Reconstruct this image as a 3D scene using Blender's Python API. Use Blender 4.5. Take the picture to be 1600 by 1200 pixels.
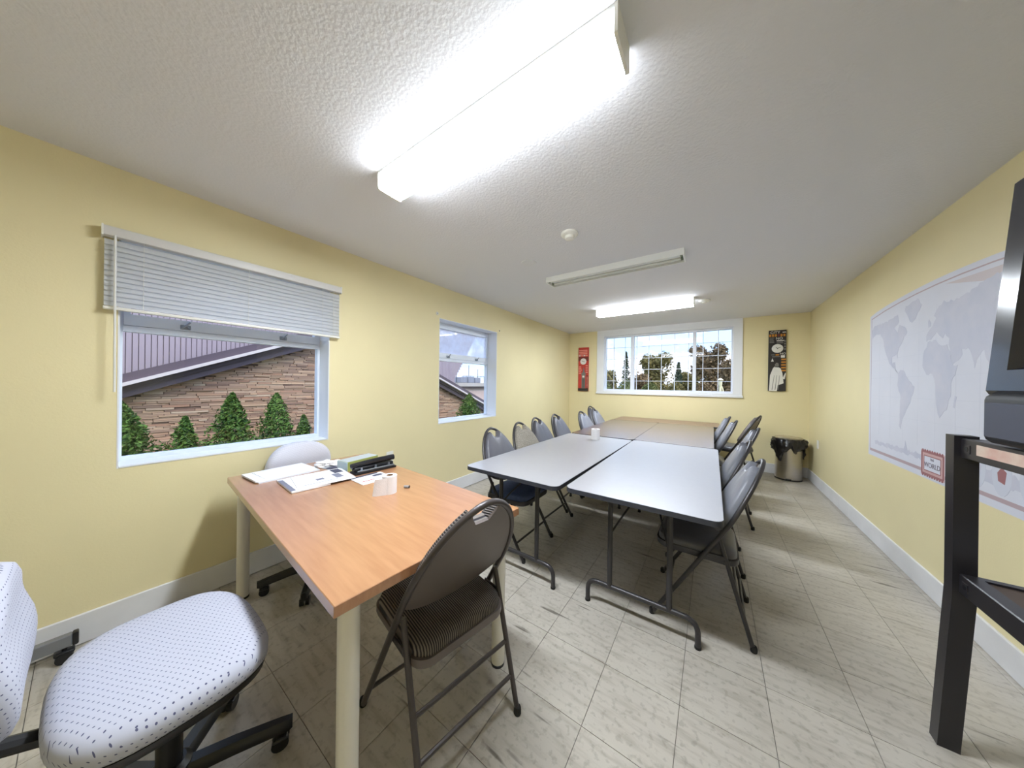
import bpy, bmesh, math, random
from mathutils import Vector, Matrix
random.seed(7)
PI = math.pi
SC = bpy.context.scene
COL = SC.collection
for o in list(bpy.data.objects):
    bpy.data.objects.remove(o)

# ------------------------------------------------------------------ camera
XL, XR, YB, YR, H, CAMZ = -2.571, 1.156, 5.933, -1.6, 2.416, 1.319
yaw, pitch, roll = (math.radians(a) for a in (34.551, -0.076, 0.759))
fwd = Vector((-math.sin(yaw)*math.cos(pitch), math.cos(yaw)*math.cos(pitch), math.sin(pitch)))
r0 = Vector((math.cos(yaw), math.sin(yaw), 0)); u0 = r0.cross(fwd)
rt = r0*math.cos(roll) + u0*math.sin(roll); up = -r0*math.sin(roll) + u0*math.cos(roll)
cd = bpy.data.cameras.new('camera'); cam = bpy.data.objects.new('camera', cd); COL.objects.link(cam)
cd.sensor_fit = 'HORIZONTAL'; cd.sensor_width = 36; cd.lens = 455.8/1600*36; cd.clip_start = .02; cd.clip_end = 300
M = Matrix((rt, up, -fwd)).transposed().to_4x4(); M.translation = (0, 0, CAMZ)
cam.matrix_world = M
SC.camera = cam

# ------------------------------------------------------------------ world, sun, exposure
SC.view_settings.view_transform = 'Standard'; SC.view_settings.look = 'None'
SC.view_settings.gamma = 1; SC.view_settings.use_curve_mapping = False
SC.view_settings.exposure = 0.6
SKY_STRENGTH, SUN_STRENGTH, LAMP_STRENGTH = 2.6, 2.8, 90.0
w = bpy.data.worlds.new('sky'); SC.world = w; w.use_nodes = True
nt = w.node_tree; nt.nodes.clear(); N = nt.nodes.new; Lk = nt.links.new
wo = N('ShaderNodeOutputWorld'); bg = N('ShaderNodeBackground'); tc = N('ShaderNodeTexCoord')
sep = N('ShaderNodeSeparateXYZ'); Lk(tc.outputs['Generated'], sep.inputs[0])
grad = N('ShaderNodeValToRGB'); Lk(sep.outputs['Z'], grad.inputs[0])
grad.color_ramp.elements[0].position = 0.0; grad.color_ramp.elements[0].color = (.25, .36, .50, 1)
grad.color_ramp.elements[1].position = .45; grad.color_ramp.elements[1].color = (.20, .36, .66, 1)
mp = N('ShaderNodeMapping'); mp.inputs['Scale'].default_value = (3, 3, 7); Lk(tc.outputs['Generated'], mp.inputs[0])
no = N('ShaderNodeTexNoise'); no.inputs['Scale'].default_value = 2.2; no.inputs['Detail'].default_value = 7; Lk(mp.outputs[0], no.inputs['Vector'])
cr = N('ShaderNodeValToRGB'); Lk(no.outputs[0], cr.inputs[0])
cr.color_ramp.elements[0].position = .47; cr.color_ramp.elements[1].position = .62
mx = N('ShaderNodeMix'); mx.data_type = 'RGBA'; Lk(cr.outputs[0], mx.inputs[0]); Lk(grad.outputs[0], mx.inputs[6]); mx.inputs[7].default_value = (.46, .48, .52, 1)
Lk(mx.outputs[2], bg.inputs[0]); bg.inputs[1].default_value = SKY_STRENGTH; Lk(bg.outputs[0], wo.inputs[0])
sd = bpy.data.lights.new('sun', 'SUN'); sd.energy = SUN_STRENGTH; sd.angle = math.radians(40); sd.color = (1, .95, .86)
sun = bpy.data.objects.new('sun', sd); COL.objects.link(sun)
sun.rotation_euler = Vector((-.55, .30, -.95)).to_track_quat('-Z', 'Y').to_euler()

# ------------------------------------------------------------------ helpers
def empty(name, loc=(0, 0, 0), rz=0):
    o = bpy.data.objects.new(name, None); o.empty_display_size = .1
    COL.objects.link(o); o.location = loc; o.rotation_euler = (0, 0, rz); return o
def tag(o, label, cat, group=None, kind=None):
    o['label'] = label; o['category'] = cat
    if group: o['group'] = group
    if kind: o['kind'] = kind
    return o
def link(name, me, parent=None, loc=None, rot=None):
    o = bpy.data.objects.new(name, me); COL.objects.link(o)
    if parent: o.parent = parent
    if loc: o.location = loc
    if rot: o.rotation_euler = rot
    return o

class MB:
    def __init__(s): s.v = []; s.f = []
    def add(s, vs, fs):
        n = len(s.v); s.v += [tuple(p) for p in vs]; s.f += [tuple(i+n for i in f) for f in fs]; return s
    def box(s, x0, x1, y0, y1, z0, z1, M=None):
        vs = [Vector((x, y, z)) for x in (x0, x1) for y in (y0, y1) for z in (z0, z1)]
        if M: vs = [M @ p for p in vs]
        return s.add(vs, [(0, 1, 3, 2), (4, 6, 7, 5), (0, 4, 5, 1), (2, 3, 7, 6), (0, 2, 6, 4), (1, 5, 7, 3)])
    def rbox(s, x0, x1, y0, y1, z0, z1, r=.01, seg=2, M=None):
        bm = bmesh.new(); bmesh.ops.create_cube(bm, size=1)
        for p in bm.verts: p.co = Vector((x0+(p.co.x+.5)*(x1-x0), y0+(p.co.y+.5)*(y1-y0), z0+(p.co.z+.5)*(z1-z0)))
        bmesh.ops.bevel(bm, geom=bm.edges[:], offset=r, segments=seg, affect='EDGES', profile=.5)
        bm.verts.index_update()
        s.add([(M @ p.co) if M else p.co for p in bm.verts], [[q.index for q in f.verts] for f in bm.faces]); bm.free(); return s
    def tube(s, path, r, n=10, closed=False):
        P = [Vector(p) for p in path]; k = len(P); vs = []; fs = []; ref = None
        for i, p in enumerate(P):
            a = P[i-1] if (i or closed) else P[i]; b = P[(i+1) % k] if (i < k-1 or closed) else P[i]
            t = (b-a).normalized()
            if ref is None:
                ref = Vector((0, 0, 1)) if abs(t.z) < .9 else Vector((1, 0, 0))
            ref = (ref - t*ref.dot(t)).normalized(); q = t.cross(ref)
            rr = r[i] if isinstance(r, (list, tuple)) else r
            vs += [p + (ref*math.cos(2*PI*j/n) + q*math.sin(2*PI*j/n))*rr for j in range(n)]
        m = k if closed else k-1
        for i in range(m):
            for j in range(n):
                a, b = i*n, ((i+1) % k)*n
                fs.append((a+j, a+(j+1) % n, b+(j+1) % n, b+j))
        if not closed: fs += [tuple(range(n-1, -1, -1)), tuple((k-1)*n+j for j in range(n))]
        return s.add(vs, fs)
    def lathe(s, prof, n=24, c=(0, 0, 0), M=None, sx=1, sy=1):
        vs = []; fs = []; k = len(prof)
        for r, z in prof:
            vs += [Vector((c[0]+sx*r*math.cos(2*PI*j/n), c[1]+sy*r*math.sin(2*PI*j/n), c[2]+z)) for j in range(n)]
        for i in range(k-1):
            for j in range(n): fs.append((i*n+j, i*n+(j+1) % n, (i+1)*n+(j+1) % n, (i+1)*n+j))
        fs += [tuple(range(n-1, -1, -1)), tuple((k-1)*n+j for j in range(n))]
        if M: vs = [M @ p for p in vs]
        return s.add(vs, fs)
    def rings(s, R):          # closed rings of equal length, first and last capped
        n = len(R[0]); vs = [p for r in R for p in r]; fs = []
        for i in range(len(R)-1):
            for j in range(n): fs.append((i*n+j, i*n+(j+1) % n, (i+1)*n+(j+1) % n, (i+1)*n+j))
        fs += [tuple(range(n-1, -1, -1)), tuple((len(R)-1)*n+j for j in range(n))]
        return s.add(vs, fs)
    def prism(s, poly, fn, d0, d1):   # poly of 2d points, fn(a,b,d) -> 3d
        return s.rings([[fn(a, b, d0) for a, b in poly], [fn(a, b, d1) for a, b in poly]])
    def mesh(s, name, mat, smooth=35):
        me = bpy.data.meshes.new(name); me.from_pydata([tuple(p) for p in s.v], [], s.f)
        bm = bmesh.new(); bm.from_mesh(me); bmesh.ops.recalc_face_normals(bm, faces=bm.faces[:]); bm.to_mesh(me); bm.free()
        if smooth:
            me.polygons.foreach_set('use_smooth', [True]*len(me.polygons)); me.set_sharp_from_angle(angle=math.radians(smooth))
        for m in (mat if isinstance(mat, (list, tuple)) else [mat]): me.materials.append(m)
        return me
    def build(s, name, mat, parent=None, smooth=35, loc=None, rot=None):
        return link(name, s.mesh(name, mat, smooth), parent, loc, rot)

def arc_path(pts, r, k=6):
    P = [Vector(p) for p in pts]; out = [P[0]]
    for i in range(1, len(P)-1):
        a, b, c = P[i-1], P[i], P[i+1]
        d1 = (a-b).normalized(); d2 = (c-b).normalized()
        rr = min(r, (a-b).length*.49, (c-b).length*.49)
        p1, p2 = b+d1*rr, b+d2*rr
        for j in range(k+1):
            t = j/k; out.append(p1*(1-t)**2 + b*2*t*(1-t) + p2*t*t)
    out.append(P[-1]); return out
def superell(a, b, n=3, k=40, cx=0, cy=0):
    out = []
    for j in range(k):
        t = 2*PI*j/k; c, s_ = math.cos(t), math.sin(t)
        out.append((cx+a*math.copysign(abs(c)**(2/n), c), cy+b*math.copysign(abs(s_)**(2/n), s_)))
    return out
def rrect(x0, x1, y0, y1, r, k=5):
    out = []
    for cx, cy, a0 in ((x1-r, y1-r, 0), (x0+r, y1-r, 90), (x0+r, y0+r, 180), (x1-r, y0+r, 270)):
        for j in range(k+1):
            a = math.radians(a0+90*j/k); out.append((cx+r*math.cos(a), cy+r*math.sin(a)))
    return out
def text_mesh(body, size, mat, ext=.0004):
    c = bpy.data.curves.new('lettering', 'FONT'); c.body = body; c.size = size; c.extrude = ext; c.align_x = 'CENTER'; c.align_y = 'CENTER'
    o = bpy.data.objects.new('lettering', c); COL.objects.link(o); bpy.context.view_layer.update()
    me = bpy.data.meshes.new_from_object(o); bpy.data.objects.remove(o); me.materials.clear(); me.materials.append(mat); return me

# ------------------------------------------------------------------ materials
def s2l(c):
    return tuple((x/12.92 if x <= .04045 else ((x+.055)/1.055)**2.4) for x in (v/255 for v in c))
def mat(name, rgb, rough=.5, metal=0, spec=.5, var=0, vscale=8, bump=0, bscale=60, coat=0, crough=.3, emit=None, estr=0, stretch=None, rgb2=None, detail=4):
    m = bpy.data.materials.new(name); m.use_nodes = True; nt = m.node_tree; p = nt.nodes['Principled BSDF']
    c = s2l(rgb); p.inputs['Base Color'].default_value = (*c, 1); p.inputs['Roughness'].default_value = rough
    p.inputs['Metallic'].default_value = metal; p.inputs['Specular IOR Level'].default_value = spec; p.inputs['Coat Weight'].default_value = coat; p.inputs['Coat Roughness'].default_value = crough
    if emit: p.inputs['Emission Color'].default_value = (*emit, 1); p.inputs['Emission Strength'].default_value = estr
    if var or bump or rgb2:
        t = nt.nodes.new('ShaderNodeTexCoord'); mpn = nt.nodes.new('ShaderNodeMapping'); nt.links.new(t.outputs['Object'], mpn.inputs[0])
        if stretch: mpn.inputs['Scale'].default_value = stretch
    if var or rgb2:
        n = nt.nodes.new('ShaderNodeTexNoise'); n.inputs['Scale'].default_value = vscale; n.inputs['Detail'].default_value = detail
        nt.links.new(mpn.outputs[0], n.inputs['Vector'])
        r = nt.nodes.new('ShaderNodeValToRGB'); nt.links.new(n.outputs[0], r.inputs[0]); r.color_ramp.elements[0].position = .3; r.color_ramp.elements[1].position = .7
        c2 = s2l(rgb2) if rgb2 else tuple(min(1, x*(1+var)) for x in c); c1 = c if rgb2 else tuple(x*(1-var) for x in c)
        r.color_ramp.elements[0].color = (*c1, 1); r.color_ramp.elements[1].color = (*c2, 1)
        nt.links.new(r.outputs[0], p.inputs['Base Color'])
    if bump:
        n = nt.nodes.new('ShaderNodeTexNoise'); n.inputs['Scale'].default_value = bscale; n.inputs['Detail'].default_value = 3
        nt.links.new(mpn.outputs[0], n.inputs['Vector'])
        b = nt.nodes.new('ShaderNodeBump'); b.inputs['Strength'].default_value = bump; b.inputs['Distance'].default_value = .01
        nt.links.new(n.outputs[0], b.inputs['Height']); nt.links.new(b.outputs[0], p.inputs['Normal'])
    return m
def glass_mat(name, tint=(1, 1, 1), dirt=0):
    m = bpy.data.materials.new(name); m.use_nodes = True; nt = m.node_tree; nt.nodes.clear(); N = nt.nodes.new; L = nt.links.new
    o = N('ShaderNodeOutputMaterial'); tr = N('ShaderNodeBsdfTransparent'); tr.inputs[0].default_value = (*tint, 1)
    gl = N('ShaderNodeBsdfGlossy'); gl.inputs['Roughness'].default_value = .01
    lw = N('ShaderNodeLayerWeight'); lw.inputs[0].default_value = .5
    pw_ = N('ShaderNodeMath'); pw_.operation = 'POWER'; L(lw.outputs['Facing'], pw_.inputs[0]); pw_.inputs[1].default_value = 5
    fr = N('ShaderNodeMath'); fr.operation = 'MULTIPLY_ADD'; L(pw_.outputs[0], fr.inputs[0]); fr.inputs[1].default_value = .6; fr.inputs[2].default_value = .02
    mi = N('ShaderNodeMixShader'); L(fr.outputs[0], mi.inputs[0]); L(tr.outputs[0], mi.inputs[1]); L(gl.outputs[0], mi.inputs[2])
    out = mi
    if dirt:
        t = N('ShaderNodeTexCoord'); n = N('ShaderNodeTexNoise'); n.inputs['Scale'].default_value = 9; n.inputs['Detail'].default_value = 6; L(t.outputs['Object'], n.inputs['Vector'])
        r = N('ShaderNodeValToRGB'); L(n.outputs[0], r.inputs[0]); r.color_ramp.elements[0].position = .35; r.color_ramp.elements[1].position = .65
        r.color_ramp.elements[0].color = (dirt*.7,)*3+(1,); r.color_ramp.elements[1].color = (min(1, dirt*1.15),)*3+(1,)
        tl = N('ShaderNodeBsdfTranslucent'); tl.inputs[0].default_value = (.95, .95, 1, 1)
        m2 = N('ShaderNodeMixShader'); L(r.outputs[0], m2.inputs[0]); L(mi.outputs[0], m2.inputs[1]); L(tl.outputs[0], m2.inputs[2]); out = m2
    L(out.outputs[0], o.inputs[0]); return m
def dotted(name, rgb, dot, swz, pitch=.0145, rad=.105):
    m = mat(name, rgb, .9, spec=.2); nt = m.node_tree; N = nt.nodes.new; L = nt.links.new; p = nt.nodes['Principled BSDF']
    t = N('ShaderNodeTexCoord'); s = N('ShaderNodeSeparateXYZ'); L(t.outputs['Object'], s.inputs[0])
    def mth(op, a, b=None):
        n = N('ShaderNodeMath'); n.operation = op
        for i, x in enumerate((a, b)):
            if x is None: continue
            if isinstance(x, (int, float)): n.inputs[i].default_value = x
            else: L(x, n.inputs[i])
        return n.outputs[0]
    third = [q for q in 'XYZ' if q not in swz][0]
    a = mth('MULTIPLY', s.outputs[swz[0]], 1/pitch) if third == 'Z' else mth('MULTIPLY', mth('ADD', s.outputs[swz[0]], s.outputs[third]), 1/pitch)
    b = mth('MULTIPLY', s.outputs[swz[1]], 1/pitch) if third != 'Z' else mth('MULTIPLY', mth('SUBTRACT', s.outputs[swz[1]], s.outputs[third]), 1/pitch)
    row = mth('FLOOR', b); a = mth('ADD', a, mth('MULTIPLY', row, .5))
    fa = mth('SUBTRACT', mth('FRACT', a), .5); fb = mth('SUBTRACT', mth('FRACT', b), .5)
    d = mth('SQRT', mth('ADD', mth('MULTIPLY', fa, mth('MULTIPLY', fa, .45)), mth('MULTIPLY', fb, fb)))
    k = mth('LESS_THAN', d, rad)
    mi = N('ShaderNodeMix'); mi.data_type = 'RGBA'; L(k, mi.inputs[0]); mi.inputs[6].default_value = (*s2l(rgb), 1); mi.inputs[7].default_value = (*s2l(dot), 1)
    L(mi.outputs[2], p.inputs['Base Color']); return m
def ribbed(name, rgb, rgb2, scale, direction='Y'):
    m = mat(name, rgb, .85, spec=.25); nt = m.node_tree; N = nt.nodes.new; L = nt.links.new; p = nt.nodes['Principled BSDF']
    t = N('ShaderNodeTexCoord'); wv = N('ShaderNodeTexWave'); wv.bands_direction = direction; wv.inputs['Scale'].default_value = scale; wv.inputs['Distortion'].default_value = .3
    L(t.outputs['Object'], wv.inputs['Vector']); r = N('ShaderNodeValToRGB'); L(wv.outputs[1], r.inputs[0])
    r.color_ramp.elements[0].color = (*s2l(rgb), 1); r.color_ramp.elements[1].color = (*s2l(rgb2), 1); r.color_ramp.elements[0].position = .25; r.color_ramp.elements[1].position = .75
    L(r.outputs[0], p.inputs['Base Color']); b = N('ShaderNodeBump'); b.inputs['Strength'].default_value = .5; b.inputs['Distance'].default_value = .004
    L(wv.outputs[1], b.inputs['Height']); L(b.outputs[0], p.inputs['Normal']); return m

m_wall = mat('yellow_paint', (232, 220, 176), .5, spec=.35, var=.03, vscale=1.5, bump=.06, bscale=120)
m_ceil = mat('textured_ceiling', (226, 226, 230), .9, spec=.2, bump=.22, bscale=75)
m_white = mat('white_paint', (232, 234, 238), .45, var=.02, vscale=3)
m_base = mat('baseboard_paint', (224, 224, 226), .45, var=.05, vscale=5)
m_grout = mat('tile_joint', (112, 108, 102), .8)
m_alu = mat('window_aluminium', (226, 234, 246), .4)
m_vinyl = mat('white_vinyl', (228, 232, 242), .4)
m_glass = glass_mat('window_glass'); m_haze = glass_mat('hazy_glass', dirt=.62)
m_latch = mat('latch_metal', (150, 156, 166), .35, metal=.8)
m_plast = mat('white_plastic', (236, 235, 228), .4)
m_greyplast = mat('grey_plastic', (150, 150, 152), .5)
m_black = mat('black_plastic', (22, 22, 26), .4)
m_blackm = mat('black_metal', (38, 36, 40), .35, spec=.5)
m_tube = mat('charcoal_tube', (62, 60, 62), .35, metal=.3)
m_shell = mat('brown_grey_shell', (104, 95, 92), .42, metal=.15, var=.05)
m_rubber = mat('rubber', (30, 29, 29), .8)
m_vin = mat('grey_vinyl', (92, 92, 100), .38, spec=.5, var=.06, vscale=20, bump=.08, bscale=200)
m_vinlt = mat('light_grey_vinyl', (122, 124, 134), .38, spec=.5, var=.06, vscale=20, bump=.08, bscale=200)
m_tweed = mat('tweed_fabric', (112, 106, 98), .95, spec=.1, rgb2=(178, 172, 160), vscale=160, detail=2)
m_blue = mat('blue_grey_fabric', (84, 96, 128), .9, spec=.2, var=.12, vscale=60)
m_rib = ribbed('ribbed_seat_fabric', (46, 44, 48), (126, 118, 112), 40, 'Y')
m_rib2 = ribbed('ribbed_back_fabric', (46, 44, 48), (120, 114, 110), 45, 'Z')
m_laml = mat('light_grey_laminate', (162, 162, 168), .32, spec=.5, var=.015, vscale=30)
m_lamb = mat('brown_laminate', (84, 58, 52), .36, coat=.9, crough=.24, spec=.6, var=.10, vscale=6, stretch=(12, 1, 1))
m_edge = mat('dark_edge_band', (52, 54, 62), .5)
m_beech = mat('orange_beech_veneer', (164, 114, 76), .34, coat=.9, crough=.25, spec=.6, rgb2=(178, 130, 92), vscale=5, stretch=(1, 10, 4))
m_cream = mat('cream_steel', (226, 222, 212), .35)
m_paper = mat('paper', (236, 236, 240), .8, spec=.2)
m_print = mat('grey_print', (120, 122, 140), .8)
m_printd = mat('dark_print', (70, 72, 92), .8)
m_printr = mat('red_print', (160, 70, 70), .8)
m_tissue = mat('tissue_paper', (240, 238, 240), .95, spec=.1, bump=.15, bscale=180)
m_card = mat('brown_cardboard', (150, 120, 96), .9)
m_steel = mat('brushed_steel', (196, 190, 182), .28, metal=1, var=.05, vscale=6, stretch=(1, 1, 40))
m_bag = mat('black_bag', (34, 32, 34), .3, spec=.6, bump=.6, bscale=18)
m_tv = mat('black_gloss_plastic', (30, 30, 36), .16, spec=.6)
m_tvd = mat('black_matte_plastic', (20, 20, 24), .55, bump=.1, bscale=400)
m_scr = mat('screen_glass', (14, 18, 24), .06, spec=.7)
m_lamp = mat('lamp_diffuser', (250, 250, 250), .4, emit=(.87, .935, 1.0), estr=LAMP_STRENGTH)
m_lampside = mat('lamp_diffuser_side', (250, 250, 250), .4, emit=(.87, .935, 1.0), estr=LAMP_STRENGTH*.10)
m_lampoff = mat('lamp_enamel', (244, 246, 244), .35)

def slat_mat():
    m = bpy.data.materials.new('blind_slat'); m.use_nodes = True; nt = m.node_tree; p = nt.nodes['Principled BSDF']
    p.inputs['Base Color'].default_value = (*s2l((228, 228, 226)), 1); p.inputs['Roughness'].default_value = .45
    tl = nt.nodes.new('ShaderNodeBsdfTranslucent'); tl.inputs[0].default_value = (.8, .83, .9, 1)
    mi = nt.nodes.new('ShaderNodeMixShader'); mi.inputs[0].default_value = .5
    nt.links.new(p.outputs[0], mi.inputs[1]); nt.links.new(tl.outputs[0], mi.inputs[2]); nt.links.new(mi.outputs[0], nt.nodes['Material Output'].inputs[0]); return m
m_slat = slat_mat()

def tile_mat():
    m = bpy.data.materials.new('vinyl_tile'); m.use_nodes = True; nt = m.node_tree; N = nt.nodes.new; L = nt.links.new; p = nt.nodes['Principled BSDF']
    g = N('ShaderNodeNewGeometry'); oi = N('ShaderNodeObjectInfo')
    ro = N('ShaderNodeMapping'); ro.inputs['Rotation'].default_value = (0, 0, .5); ro.inputs['Scale'].default_value = (2.2, 12, 1); L(g.outputs['Position'], ro.inputs[0])
    def noise(vec, sc, det, lo, hi, c0, c1):
        n = N('ShaderNodeTexNoise'); n.inputs['Scale'].default_value = sc; n.inputs['Detail'].default_value = det; L(vec, n.inputs['Vector'])
        r = N('ShaderNodeValToRGB'); L(n.outputs[0], r.inputs[0]); r.color_ramp.elements[0].position = lo; r.color_ramp.elements[1].position = hi
        r.color_ramp.elements[0].color = (*s2l(c0), 1); r.color_ramp.elements[1].color = (*s2l(c1), 1); return r.outputs[0]
    def mul(a, b, f=1):
        x = N('ShaderNodeMix'); x.data_type = 'RGBA'; x.blend_type = 'MULTIPLY'; x.inputs[0].default_value = f; L(a, x.inputs[6]); L(b, x.inputs[7]); return x.outputs[2]
    base = noise(g.outputs['Position'], 1.3, 3, .3, .7, (178, 172, 162), (196, 190, 180))
    st = noise(ro.outputs[0], 3.0, 8, .30, .52, (196, 190, 182), (255, 255, 255))
    sp = noise(g.outputs['Position'], 42, 5, .34, .46, (176, 172, 166), (255, 255, 255))
    c = mul(mul(base, st, .5), sp, .35)
    r2 = N('ShaderNodeMapping'); r2.inputs['Rotation'].default_value = (0, 0, -.9); r2.inputs['Scale'].default_value = (1.6, 17, 1); L(g.outputs['Position'], r2.inputs[0])
    c = mul(c, noise(r2.outputs[0], 1.5, 2, .25, .31, (120, 114, 108), (255, 255, 255)), .8)
    rr = N('ShaderNodeMapRange'); L(oi.outputs['Random'], rr.inputs[0]); rr.inputs[3].default_value = .94; rr.inputs[4].default_value = 1.04
    cc = N('ShaderNodeCombineColor'); [L(rr.outputs[0], cc.inputs[i]) for i in range(3)]
    L(mul(c, cc.outputs[0]), p.inputs['Base Color'])
    rn = N('ShaderNodeTexNoise'); rn.inputs['Scale'].default_value = 6; rn.inputs['Detail'].default_value = 6; L(g.outputs['Position'], rn.inputs['Vector'])
    rm = N('ShaderNodeMapRange'); L(rn.outputs[0], rm.inputs[0]); rm.inputs[3].default_value = .22; rm.inputs[4].default_value = .5; L(rm.outputs[0], p.inputs['Roughness'])
    p.inputs['Specular IOR Level'].default_value = .45; return m
m_tile = tile_mat()

# ------------------------------------------------------------------ room shell
WT = .22
fl = MB().box(XL-WT, XR+.12, YR-.12, YB+WT, -.15, -.004).build('floor', m_grout, smooth=0)
tag(fl, 'scuffed beige vinyl tile floor of the meeting room', 'floor', kind='structure')
T = .3048; tx, ty = -.7081, 1.3932; G = .0011
xs = [tx+T*i for i in range(math.floor((XL-tx)/T), math.ceil((XR-tx)/T)+1)]
ys = [ty+T*j for j in range(math.floor((YR-ty)/T), math.ceil((YB-ty)/T)+1)]
full = MB().box(-T/2+G, T/2-G, -T/2+G, T/2-G, -.004, 0).mesh('tile', m_tile, 0)
rest = MB()
for a, b in zip(xs, xs[1:]):
    for c, d in zip(ys, ys[1:]):
        x0, x1, y0, y1 = max(a, XL), min(b, XR), max(c, YR), min(d, YB)
        if x1-x0 < .01 or y1-y0 < .01: continue
        if y1 < -.55: rest.box(x0+G, x1-G, y0+G, y1-G, -.004, 0); continue
        if x1-x0 > T-.001 and y1-y0 > T-.001: me = full
        else:
            wx, wy = (x1-x0)/2-G, (y1-y0)/2-G; me = MB().box(-wx, wx, -wy, wy, -.004, 0).mesh('tile', m_tile, 0)
        link('tile', me, fl, ((x0+x1)/2, (y0+y1)/2, 0))
o = rest.build('tile_field', m_tile, fl, 0); o['kind'] = 'stuff'

tag(MB().box(XL-WT, XR+.12, YR-.12, YB+WT, H, H+.12).build('ceiling', m_ceil, smooth=0), 'white ceiling with a stippled plaster texture', 'ceiling', kind='structure')
W1 = (.086, 1.110, .845, 2.055); W2 = (2.262, 3.335, .845, 2.055); W3 = (-1.83, .27, 1.20, 2.30)
b = MB(); x0, x1 = XL-WT, XL
b.box(x0, x1, YR-.12, W1[0], 0, H); b.box(x0, x1, W1[1], W2[0], 0, H); b.box(x0, x1, W2[1], YB+WT, 0, H)
for W in (W1, W2): b.box(x0, x1, W[0], W[1], 0, W[2]); b.box(x0, x1, W[0], W[1], W[3], H)
tag(b.build('wall_left', m_wall, smooth=0), 'pale yellow wall with two metal framed windows', 'wall', kind='structure')
b = MB(); b.box(XL, W3[0], YB, YB+WT, 0, H); b.box(W3[1], XR, YB, YB+WT, 0, H); b.box(W3[0], W3[1], YB, YB+WT, 0, W3[2]); b.box(W3[0], W3[1], YB, YB+WT, W3[3], H)
tag(b.build('wall_back', m_wall, smooth=0), 'yellow end wall with the wide white window', 'wall', kind='structure')
tag(MB().box(XR, XR+.12, YR-.12, YB+WT, 0, H).build('wall_right', m_wall, smooth=0), 'yellow wall where the world map hangs', 'wall', kind='structure')
tag(MB().box(XL, XR, YR-.12, YR, 0, H).build('wall_rear', m_wall, smooth=0), 'yellow wall behind the viewpoint', 'wall', kind='structure')
BH = .15
def baseboard(name, x0, x1, y0, y1, lab):
    tag(MB().rbox(x0, x1, y0, y1, .004, BH, .003, 1).build(name, m_base), lab, 'baseboard', kind='structure')
baseboard('baseboard_left', XL, XL+.014, YR, YB, 'tall white baseboard along the window wall')
baseboard('baseboard_right', XR-.014, XR, YR, YB, 'tall white baseboard along the map wall')
baseboard('baseboard_back', XL+.014, XR-.014, YB-.014, YB, 'tall white baseboard along the end wall')

# side windows, metal framed, set back in a white painted reveal
def side_window(name, W, lab, upper):
    y0, y1, z0, z1 = W; root = tag(empty(name, (XL, y0, z0)), lab, 'window', kind='structure')
    w_, h_ = y1-y0, z1-z0; D = .16; t = .006
    r = MB(); r.box(-D, .0015, 0, t, 0, h_); r.box(-D, .0015, w_-t, w_, 0, h_); r.box(-D, .0015, t, w_-t, h_-t, h_)
    r.build('reveal', m_white, root, 0)
    MB().rbox(-D, .004, t, w_-t, 0, .010, .002, 1).build('window_sill', m_white, root)
    f = MB(); X0, X1 = -D-.05, -D; s = .022
    f.box(X0, X1, 0, s, 0, h_); f.box(X0, X1, w_-s, w_, 0, h_); f.box(X0, X1, s, w_-s, 0, .030); f.box(X0, X1, s, w_-s, h_-.045, h_)
    f.build('window_frame', m_alu, root, 0)
    zb = 1.585-z0; zt = 1.672-z0
    f = MB(); f.box(X0, X1+.006, s, w_-s, zb, zb+.034); f.build('transom', m_alu, root, 0)
    f = MB(); ys0, ys1, zz0, zz1 = s+.002, w_-s-.002, zb+.036, h_-.047
    f.box(X0+.01, X1+.014, ys0, ys1, zz0, zz0+.062); f.box(X0+.01, X1+.006, ys0, ys1, zz1-.028, zz1)
    f.box(X0+.01, X1+.006, ys0, ys0+.024, zz0+.062, zz1-.028); f.box(X0+.01, X1+.006, ys1-.024, ys1, zz0+.062, zz1-.028)
    sash = f.build('vent_sash', m_alu, root, 0)
    MB().box(X0+.022, X0+.028, ys0+.02, ys1-.02, zz0+.058, zz1-.025).build('pane', upper, sash, 0)
    MB().box(X0+.022, X0+.028, s-.004, w_-s+.004, .026, zb+.004).build('pane', m_glass, root, 0)
    for k in (.25, .74):
        yc = w_*k; l = MB(); l.rbox(X1+.014, X1+.022, yc-.022, yc+.022, zz0+.006, zz0+.034, .002, 1)
        l.tube(arc_path([(X1+.02, yc-.016, zz0+.014), (X1+.045, yc-.008, zz0+.020), (X1+.05, yc+.016, zz0+.052)], .01), .005, 8)
        l.tube(arc_path([(X1+.02, yc+.018, zz0+.010), (X1+.04, yc+.01, zz0+.018), (X1+.044, yc-.006, zz0+.03)], .01), .004, 8)
        l.build('latch', m_latch, sash)
    MB().box(X0-.10, X0+.004, -.05, w_+.05, -.05, .004).build('outer_ledge', mat('outer_ledge_grey', (96, 100, 98), .7), root, 0)
    return root
side_window('window_1', W1, 'wide side window half covered by the white blind', m_glass)
side_window('window_2', W2, 'small side window without a blind, hazy upper pane', m_haze)

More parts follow.
